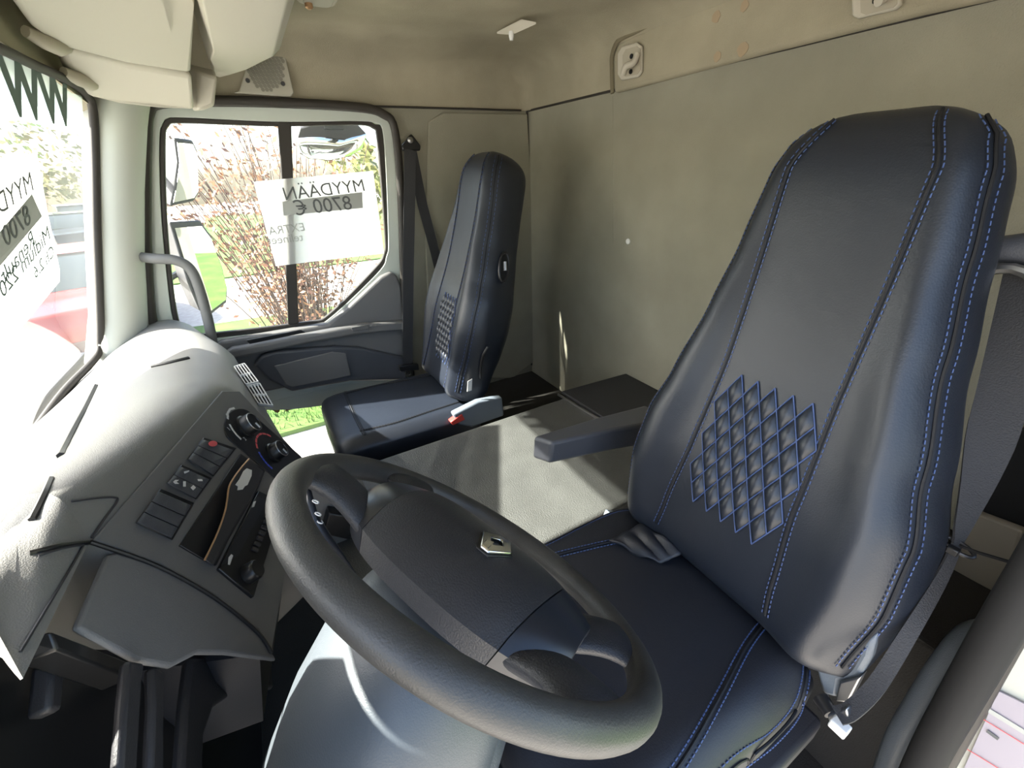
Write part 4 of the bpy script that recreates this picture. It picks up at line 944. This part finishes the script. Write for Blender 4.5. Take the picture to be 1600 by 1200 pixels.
# air vents on the passenger facing end
def vent(a, b, c, d, n):
    f = MB(); P_ = [V(a), V(b), V(c), V(d)]
    nrm = (P_[1] - P_[0]).cross(P_[3] - P_[0]).normalized()
    if nrm.y > 0: nrm = -nrm
    o = MB().prism([p - nrm * 0.002 for p in P_], nrm * 0.008).build('air_vent', 'black', db, bevel=0.002)
    s_ = MB()
    for k in range(n + 1):
        t = k / n; p, q = P_[0].lerp(P_[1], t), P_[3].lerp(P_[2], t)
        s_.ribbon([p + nrm * 0.009, q + nrm * 0.009], nrm, 0.012, 0.0026)
    for k in range(3):
        t = k / 2; p, q = P_[0].lerp(P_[3], t), P_[1].lerp(P_[2], t); s_.ribbon([p + nrm * 0.009, q + nrm * 0.009], nrm, 0.012, 0.0026)
    s_.build('vent_fins', 'print', o, smooth=False)
va, vb, vc = on_dash(368, 578, 0), on_dash(386, 604, 0), on_dash(404, 632, 0)
def vq(p, u, v): return ray(u, v).normalized() * (p.length * 0.992)
if va and vb and vc:
    vent(vq(va, 368, 577), vq(va, 384, 572), vq(vb, 405, 600), vq(vb, 386, 604), 4)
    vent(vq(vb, 388, 607), vq(vb, 407, 603), vq(vc, 427, 637), vq(vc, 405, 634), 4)

# ------------------------------------------------------------------ pull handle by the pillar
ph = thing('assist_rail', 'grey bent grab rail between the far pillar and dashboard', 'grab rail', at(285, 405, x=1.85))
MB().tube(smooth_path([at(214, 401, x=1.95), at(240, 404, x=1.88), at(275, 407, x=1.86), at(297, 420, x=1.855), at(311, 450, x=1.85), at(325, 500, x=1.845), at(333, 540, x=1.84)], 5), 0.0175, 12, flat=0.8).build('bar', 'bar', ph)
MB().prism([at(u, v, x=1.95) for u, v in [(214, 392), (226, 392), (226, 412), (214, 410)]], (0.02, 0, 0)).build('mount', 'bar', ph, bevel=0.004)

# ================================================================== STEERING WHEEL AND COLUMN
WC = V((0.333, -0.1168, -0.4235)); WN = V((0.1456, -0.6829, 0.7158)).normalized()
E2 = WN.cross(V((1, 0, 0))).normalized(); E1 = E2.cross(WN).normalized()
G = math.radians(25)
WU = E1 * math.cos(G) + E2 * math.sin(G); WV = -E1 * math.sin(G) + E2 * math.cos(G)
def wp(u, v, h): return WC + WU * u + WV * v + WN * h
sw = thing('steering_wheel', 'large grey black steering wheel with padded hub in the foreground', 'steering wheel', WC)
MB().tube([wp(0.225 * math.cos(2 * math.pi * k / 96), 0.225 * math.sin(2 * math.pi * k / 96), 0) for k in range(96)], 0.0172, 18, True).build('rim', 'wheel', sw)
for sg in (-1, 1):
    for an in (-27, 27):
        a = math.radians(an); rings = []
        for r, h, w, th in ((0.085, -0.036, 0.046, 0.018), (0.13, -0.020, 0.042, 0.017), (0.165, -0.006, 0.038, 0.016), (0.19, 0.0, 0.040, 0.015), (0.208, 0.001, 0.048, 0.014), (0.222, 0.0, 0.058, 0.012)):
            c = wp(sg * r * math.cos(a * (0.75 + 0.25 * r / 0.22)), r * math.sin(a * (0.75 + 0.25 * r / 0.22)), h)
            tu = WU * -math.sin(a) * sg + WV * math.cos(a); ring = []
            for k in range(14):
                q = 2 * math.pi * k / 14; ring.append(c + tu * math.cos(q) * w + WN * math.sin(q) * th)
            rings.append(ring)
        MB().loft(rings).build('spoke', 'pad', sw, sub=1)
HA, HB = 0.172, 0.108
def vmax(u): return HB * (max(0.0, 1 - (abs(u) / HA) ** 2.6)) ** (1 / 2.2)
def hub_h(u, v):
    vm = max(vmax(u), 1e-4); q = min(1, abs(v) / vm)
    return -0.014 + 0.054 * (1 - q ** 2.5) ** 0.8 * (1 - 0.55 * (abs(u) / HA) ** 3)
def hub_piece(name, m, u0f, u1f, lift=0.0):
    """a slice of the hub between two curved cut lines"""
    n, k = 16, 24; rows = []
    for i in range(n + 1):
        row = []
        for j in range(k + 1):
            w = -1 + 2 * j / k
            u0, u1 = u0f(w), u1f(w); u = u0 + (u1 - u0) * i / n; vm = vmax(u); v = w * vm
            row.append(wp(u, v, hub_h(u, v) + lift))
        for j in range(k, -1, -1):
            w = -1 + 2 * j / k; u0, u1 = u0f(w), u1f(w); u = u0 + (u1 - u0) * i / n
            row.append(wp(u * 0.94, w * vmax(u) * 0.9, -0.04))
        rows.append(row)
    return MB().loft(rows).build(name, m, sw, angle=50)
cut = lambda w: 0.096 + 0.010 * (1 - w * w)
pad = hub_piece('hub_pad', 'pad', lambda w: -cut(w), lambda w: cut(w))
hub_piece('hub_insert', 'insert', lambda w: cut(w) + 0.0012, lambda w: 0.152, -0.0008)
hub_piece('hub_insert', 'insert', lambda w: -0.152, lambda w: -cut(w) - 0.0012, -0.0008)
# lozenge badge
EC = (-0.024, 0.024)
def bd(a, b, h=0.0): 
    u, v = EC[0] + a, EC[1] + b; return wp(u, v, hub_h(u, v) + 0.001 + h)
def lozenge(w, hh, cap): return [(cap, hh), (w, 0.0), (cap, -hh), (-cap, -hh), (-w, 0.0), (-cap, hh)]
lo = [bd(a, b) for a, b in lozenge(0.021, 0.027, 0.006)]; li = [bd(a, b) for a, b in lozenge(0.0085, 0.012, 0.002)]
em = ring_prism(lo, li, WN * 0.004).build('badge', 'chrome', pad, bevel=0.0012)
MB().prism([bd(a, b, -0.0005) for a, b in lozenge(0.0235, 0.030, 0.008)], WN * 0.0012).build('badge_backing', 'black', pad)
MB().prism([bd(a, b, 0.0) for a, b in ((-0.003, 0.0265), (0.006, 0.0265), (0.0085, 0.013), (0.0, 0.006))], WN * 0.0044).build('badge_bar', 'chrome', pad, bevel=0.001)

col = thing('steering_column', 'smooth blue grey steering column shroud below the wheel', 'steering column', WC - WN * 0.3)
AX = (V((0.295, 0.20, -0.98)) - (WC - WN * 0.045)).normalized()
c0 = WC - WN * 0.05
rings = []
side = WU.cross(AX); 
for t, r1, r2, bend in ((0.0, 0.060, 0.055, 0), (0.006, 0.085, 0.075, 0), (0.03, 0.104, 0.092, 0), (0.09, 0.120, 0.105, 0.0), (0.17, 0.130, 0.115, 0.0), (0.27, 0.134, 0.118, 0.0), (0.38, 0.130, 0.115, 0.0), (0.50, 0.125, 0.11, 0), (0.64, 0.12, 0.11, 0)):
    ax = (-WN).lerp(AX, min(1, 0.25 + t * 2.5)).normalized()
    c = c0 + (-WN) * min(t, 0.1) + AX * max(0, t - 0.1)
    a = V((1, 0, 0)); a = (a - ax * a.dot(ax)).normalized(); b = ax.cross(a)
    rings.append([c + a * math.copysign(abs(math.cos(q)) ** 0.8, math.cos(q)) * r1 + b * math.copysign(abs(math.sin(q)) ** 0.8, math.sin(q)) * r2 for q in [2 * math.pi * k / 40 for k in range(40)]])
shr = MB().loft(rings).build('shroud', 'shroud', col, angle=70)
# lower rear cover with the ignition lock
low = []
for t, k in ((0.16, 0.6), (0.19, 0.9), (0.26, 1.0), (0.40, 1.0), (0.5, 1.0)):
    c = c0 + (-WN) * 0.1 + AX * (t - 0.1) + V((-0.01, -0.085, 0.0))
    low.append([c + V((0.10 * k * math.cos(q), 0.075 * k * math.sin(q), 0)) for q in [2 * math.pi * i / 28 for i in range(28)]])
MB().loft(low).build('lower_cover', 'arm', col, angle=70)
c = at(730, 1185, x=0.30); MB().tube([c, c + V((-0.02, -0.03, 0.01))], [0.02, 0.018], 16).build('ignition_lock', 'black', col)
# control stalk
stp = [wp(0.05, 0.05, -0.05), wp(0.075, 0.13, -0.048), wp(0.085, 0.165, -0.045), wp(0.055, 0.205, -0.040)]
sa, sb, sc_ = at(524, 868, x=0.40), at(487, 812, x=0.44), at(478, 775, x=0.455)
stalk = MB().loft([[p + E1 * w * math.cos(q) + WN * h * math.sin(q) for q in [2 * math.pi * k / 14 for k in range(14)]] for p, w, h in ((at(548, 905, x=0.37), 0.010, 0.010), (sa, 0.011, 0.010), (at(505, 842, x=0.42), 0.014, 0.011), (sb, 0.018, 0.012), (sc_, 0.017, 0.011), (at(476, 766, x=0.457), 0.008, 0.006))]).build('control_stalk', 'insert', col, angle=60)
for u, v in ((490, 815), (493, 827), (486, 796)):
    c = at(u, v, x=0.425); MB().tube([c + WN * 0.010 + (E1 * math.cos(k * math.pi / 5) + E2 * math.sin(k * math.pi / 5)) * 0.0035 for k in range(10)], 0.0008, 5, True).build('stalk_symbol', 'print', stalk)

# lower console left of the column: small things seen through the wheel
lc = thing('lower_console', 'dark console with round vent seen through the wheel opening', 'console', (0.95, 0.1, Z_FLOOR))
MB().prism([at(u, v, x=0.90) for u, v in [(470, 740), (560, 735), (590, 800), (560, 900), (480, 930), (400, 1010), (425, 880)]], (0.05, 0.01, 0)).build('console_body', 'facia', lc, bevel=0.01)
c = at(536, 765, x=0.885)
nv = (-c).normalized(); a_ = nv.cross(V((0, 0, 1))).normalized(); b_ = nv.cross(a_)
gm = MB()
for k in range(-4, 5):
    L = math.sqrt(max(0, 1 - (k / 4.6) ** 2)) * 0.032
    for A, B in ((a_, b_), (b_, a_)):
        gm.ribbon([c + A * k * 0.007 - B * L + nv * 0.012, c + A * k * 0.007 + B * L + nv * 0.012], nv, 0.003, 0.0016)
MB().loft([[c + nv * h + (a_ * math.cos(q) + b_ * math.sin(q)) * r for q in [2 * math.pi * k / 24 for k in range(24)]] for h, r in ((-0.01, 0.038), (0.01, 0.038), (0.01, 0.034), (0.0, 0.033))]).build('round_vent', 'black', lc)
gm.build('vent_grid', 'steel', lc, smooth=False)
MB().prism([at(u, v, x=0.87) for u, v in [(514, 802), (556, 808), (548, 845), (504, 835)]], (0.05, 0, 0)).build('black_block', 'black', lc, bevel=0.004)

# ================================================================== OUTSIDE
gnd = MB().prism([(-60, -60, Z_GROUND), (60, -60, Z_GROUND), (60, 60, Z_GROUND), (-60, 60, Z_GROUND)], (0, 0, -0.2)).build('ground', 'road', smooth=False); struct(gnd, 'pale gravel yard around the truck', 'ground')
def lawn(pts, label, h):
    o = MB().prism([(x, y, Z_GROUND + h) for x, y in pts], (0, 0, -h)).build('lawn', 'grass', smooth=False); struct(o, label, 'ground')
lawn([(4.4, -30), (8.2, -30), (8.6, -6), (9.4, 3.0), (4.4, 2.6)], 'green lawn strip beside the passenger side of the truck', 0.05)
lawn([(13, -40), (40, -40), (40, 3), (14, 3.5)], 'green lawn beyond the pale lane', 0.04)
lawn([(-12, -1.6), (4.3, -1.6), (4.3, -10), (-12, -10)], 'green lawn behind the truck seen in the door mirrors', 0.05)
gs = MB()
for _ in range(7000):
    x, y = random.uniform(4.45, 7.5), random.uniform(-2.5, 2.3)
    if (x - 5.6) ** 2 + (y + .15) ** 2 < .2: continue
    h = random.uniform(0.05, 0.14); a = random.uniform(0, 6.28); w = 0.006
    dx, dy = math.cos(a) * w, math.sin(a) * w; b = V((x, y, Z_GROUND + 0.05)); t = b + V((random.gauss(0, .03), random.gauss(0, .03), h))
    gs.add([b + V((dx, dy, 0)), b - V((dx, dy, 0)), t], [(0, 1, 2)])
tag(gs.build('grass_blades', 'grass', smooth=False), 'short green grass blades on the near lawn', 'grass', kind='stuff')

def bush(label, x, y, H, n, spread, leaf, twigm='twig', leaves=26, lsize=0.03, cat='bush', group=None, name='bush'):
    t = thing(name, label, cat, (x, y, Z_GROUND + 0.04), group); tm, lm = MB(), MB()
    for i in range(n):
        a = random.uniform(0, 6.28); s = random.uniform(0.1, 1) * spread; h = H * random.uniform(0.6, 1.0)
        b = V((x + 0.25 * math.cos(a) * random.random(), y + 0.25 * math.sin(a) * random.random(), Z_GROUND + 0.02)); e_ = V((x + s * math.cos(a), y + s * math.sin(a), Z_GROUND + h))
        m_ = b.lerp(e_, 0.5) + V((random.gauss(0, .08) - 0.12 * math.cos(a), random.gauss(0, .08) - 0.12 * math.sin(a), 0.1))
        pth = smooth_path([b, m_, e_], 4); tm.tube(pth, [0.009 * (1 - 0.75 * k / 8) for k in range(9)], 5)
        for _ in range(leaves):
            f = random.uniform(0.25, 1); p = b.lerp(m_, f * 2) if f < .5 else m_.lerp(e_, f * 2 - 1)
            p = p + V((random.gauss(0, .09), random.gauss(0, .09), random.gauss(0, .07))); u = V((random.gauss(0, 1), random.gauss(0, 1), random.gauss(0, 1))).normalized(); w = u.orthogonal().normalized()
            s_ = lsize * random.uniform(.6, 1.3); lm.add([p - u * s_, p + w * s_ * .5, p + u * s_, p - w * s_ * .5], [(0, 1, 2, 3)])
    tm.build('twigs', twigm, t); lm.build('leaves', leaf, t, smooth=False)
bush('reddish brown twiggy bush on the lawn outside the passenger window', 5.6, -0.15, 3.2, 120, 1.35, 'leafr', leaves=34, lsize=0.034)
def tree(label, x, y, H, cr, leaf, n=1500, name='tree', group='trees beyond the yard'):
    t = thing(name, label, 'tree', (x, y, Z_GROUND), group)
    MB().tube(smooth_path([(x, y, Z_GROUND - 0.02), (x + .1, y, Z_GROUND + H * .3), (x - .1, y + .1, Z_GROUND + H * .75)], 4), [0.16, .15, .14, .13, .12, .11, .09, .07, .04], 10).build('trunk', 'bark', t)
    lm = MB(); blobs = [(V((x + random.gauss(0, cr * .45), y + random.gauss(0, cr * .45), Z_GROUND + H * random.uniform(.42, .9))), cr * random.uniform(.35, .6)) for _ in range(9)]
    for _ in range(n):
        c, r = random.choice(blobs); d = V((random.gauss(0, 1), random.gauss(0, 1), random.gauss(0, 1))).normalized(); p = c + d * r * random.uniform(.7, 1.0)
        u = V((random.gauss(0, 1), random.gauss(0, 1), random.gauss(0, 1))).normalized(); w = u.orthogonal().normalized(); s_ = random.uniform(.10, .22)
        lm.add([p - u * s_, p + w * s_ * .6, p + u * s_, p - w * s_ * .6], [(0, 1, 2, 3)])
    lm.build('crown', leaf, t, smooth=False)
tree('yellow green tree seen through the windscreen above the parked cars', 21, 19, 5.5, 3.4, 'leafy')
tree('second yellow green tree farther along behind the parked cars', 36, 22, 6.0, 3.6, 'leafy')
tree('yellow leaved tree at the far end of the parked cars', 30, 11, 5.0, 3.0, 'leafy')
tree('small yellow green tree right of the bush behind the side window', 16, -5.2, 3.6, 1.7, 'leafy')
tree('dark green tree far behind the truck seen in the mirror', 9, -22, 6, 3, 'leafg')

def car(label, cx, cy, rot, paint, L=4.3, W=1.75, Hh=1.45, group='parked cars ahead of the truck'):
    t = thing('car', label, 'car', (cx, cy, Z_GROUND), group)
    ca, sa_ = math.cos(rot), math.sin(rot)
    def P(a, b, z): return V((cx + a * ca - b * sa_, cy + a * sa_ + b * ca, Z_GROUND + z))
    prof = [(-.5, .35), (-.5, .62), (-.47, .78), (-.36, .86), (-.20, .93), (.30, .95), (.45, .93), (.5, .80), (.5, .35)]
    rings = []
    for b, k in ((-.5, .94), (-.47, 1.0), (0, 1.02), (.47, 1.0), (.5, .94)):
        rings.append([P(a * L * (k if abs(b) > .48 else 1), b * W, (z * (1 if z < .5 else k))) for a, z in prof])
    MB().loft(rings).build('body', paint, t, bevel=0.05, bseg=3)
    cab = [(-.24, .92), (-.08, Hh - .04), (.05, Hh), (.25, Hh - .02), (.42, .94)]
    rings = [[P(a * L, b * W * (1 if z < 1 else .82), z) for a, z in cab] for b in (-.48, .48)]
    MB().loft(rings).build('window_glass', 'carglass', t, bevel=0.03)
    MB().loft([[P(a * L, b * W, z) for a, z in ((-.085, Hh - .03), (.05, Hh + .02), (.26, Hh), (.26, Hh - .05), (.05, Hh - .04))] for b in (-.40, .40)]).build('roof', paint, t, bevel=0.02)
    for sg in (-1, 1):
        MB().prism([P(-.47 * L, sg * .30 * W, .62), P(-.47 * L, sg * .46 * W, .62), P(-.45 * L, sg * .46 * W, .76), P(-.45 * L, sg * .30 * W, .76)], P(-.52, 0, 0) - P(-.49, 0, 0) - V((0, 0, 0))).build('headlight', 'white', t, bevel=0.01)
        for a in (-.31, .31):
            c = P(a * L, sg * .46 * W, .31); ax = P(0, sg, 0) - P(0, 0, 0)
            MB().loft([[c + ax * h + (V((ca, sa_, 0)) * math.cos(q) + V((0, 0, 1)) * math.sin(q)) * r for q in [2 * math.pi * k / 20 for k in range(20)]] for h, r in ((-.1, .3), (.08, .31), (.1, .27), (.1, .18), (.08, .16))]).build('wheel', 'tyre', t)
cp = at(105, 470, z=Z_GROUND + 0.6); car('red car parked nearest ahead of the truck', cp.x, cp.y, 0.35, 'carred')
cp = at(118, 362, z=Z_GROUND + 0.7); car('dark car parked behind the red car', cp.x, cp.y, 0.35, 'carblack')
cp = at(118, 326, x=30.0); car('silver car parked farthest behind the dark car', cp.x, cp.y, 0.35, 'carsilver', Hh=1.6)

# truck mirrors outside the passenger window
def mirror(label, center, nrm, glass_px, house_scale, depth, arm):
    nrm = V(nrm).normalized(); c = at(*center[:2], x=center[2]); t = thing('door_mirror', label, 'mirror', c, 'mirrors outside the passenger door')
    gp = [onpl(u, v, c, nrm) for u, v in glass_px]; m_ = sum(gp, V((0, 0, 0))) / len(gp)
    rim = [m_ + (p - m_) * house_scale for p in gp]
    MB().loft([[p + nrm * 0.006 for p in rim], rim, [m_ + (p - m_) * 0.9 - nrm * depth * .6 for p in rim], [m_ + (p - m_) * 0.45 - nrm * depth for p in rim]]).build('housing', 'dark', t, bevel=0.012)
    MB().prism([p + nrm * 0.008 for p in gp], nrm * 0.003).build('mirror_glass', 'mirror', t, smooth=False)
    MB().tube(smooth_path([m_ - nrm * depth * .8, m_ - nrm * depth * .8 + V(arm) * .5, V((2.03, 0.45, m_.z)) + V((0, 0, arm[2]))], 4), 0.014, 8).build('arm', 'dark', t)
mirror('large lower door mirror outside the passenger window reflecting the lawn', (315, 420, 2.32), (-0.72, -0.69, -0.05), [(270, 356), (312, 353), (327, 373), (344, 420), (351, 448), (350, 468), (326, 486), (312, 478), (296, 440)], 1.12, 0.10, (0, .1, 0))
mirror('smaller upper door mirror above the large one outside the window', (290, 270, 2.32), (-0.74, -0.67, -0.12), [(274, 222), (298, 225), (305, 240), (307, 298), (300, 309), (268, 316), (273, 292), (278, 255)], 1.14, 0.09, (0, .1, 0))
km = thing('kerb_mirror', 'rounded kerb mirror hanging above the top of the passenger window', 'mirror', at(518, 215, x=2.25))
cK = at(516, 205, x=2.22)
def dome(rx, rz, n0, cz):
    rr_ = []
    for k in range(7):
        f = math.sin(k / 6 * math.pi / 2); g_ = math.cos(k / 6 * math.pi / 2)
        rr_.append([cK + V((-0.06 * f - 0.02, rx * math.cos(q) * max(g_, .02), cz + rz * math.sin(q) * max(g_, .02))) for q in [2 * math.pi * i / 24 for i in range(24)]])
    return rr_
pk = [at(u, v, x=2.18) for u, v in [(463, 216), (500, 213), (540, 216), (573, 209), (566, 232), (548, 243), (515, 250), (482, 247), (468, 238)]]
mk = sum(pk, V((0, 0, 0))) / len(pk)
MB().loft([pk, [mk + (p - mk) * .92 + V((-0.012, 0, -0.004)) for p in pk], [mk + (p - mk) * .6 + V((-0.024, 0, -0.008)) for p in pk], [mk + (p - mk) * .2 + V((-0.029, 0, -0.01)) for p in pk]]).build('mirror_glass', 'mirror', km, angle=80)
pk2 = [at(u, v, x=2.19) for u, v in [(463, 218), (468, 200), (490, 193), (520, 191), (560, 195), (574, 210), (567, 233), (548, 245), (515, 252), (482, 249), (467, 240)]]
mk2 = sum(pk2, V((0, 0, 0))) / len(pk2)
MB().loft([pk2, [mk2 + (p - mk2) * .9 + V((0.05, 0, 0.02)) for p in pk2], [mk2 + (p - mk2) * .5 + V((0.08, 0, 0.03)) for p in pk2]]).build('housing', 'dark', km, bevel=0.006)
MB().tube([at(520, 193, x=2.2), V((2.12, at(520, 193, x=2.2).y, 0.28)), V((2.04, at(520, 193, x=2.2).y, 0.30))], 0.016, 8).build('arm', 'black', km)
MB().box(at(520, 195, x=2.2), (0.02, 0, 0), (0, 0.04, 0), (0, 0, 0.02)).build('bracket', 'black', km, bevel=0.004)
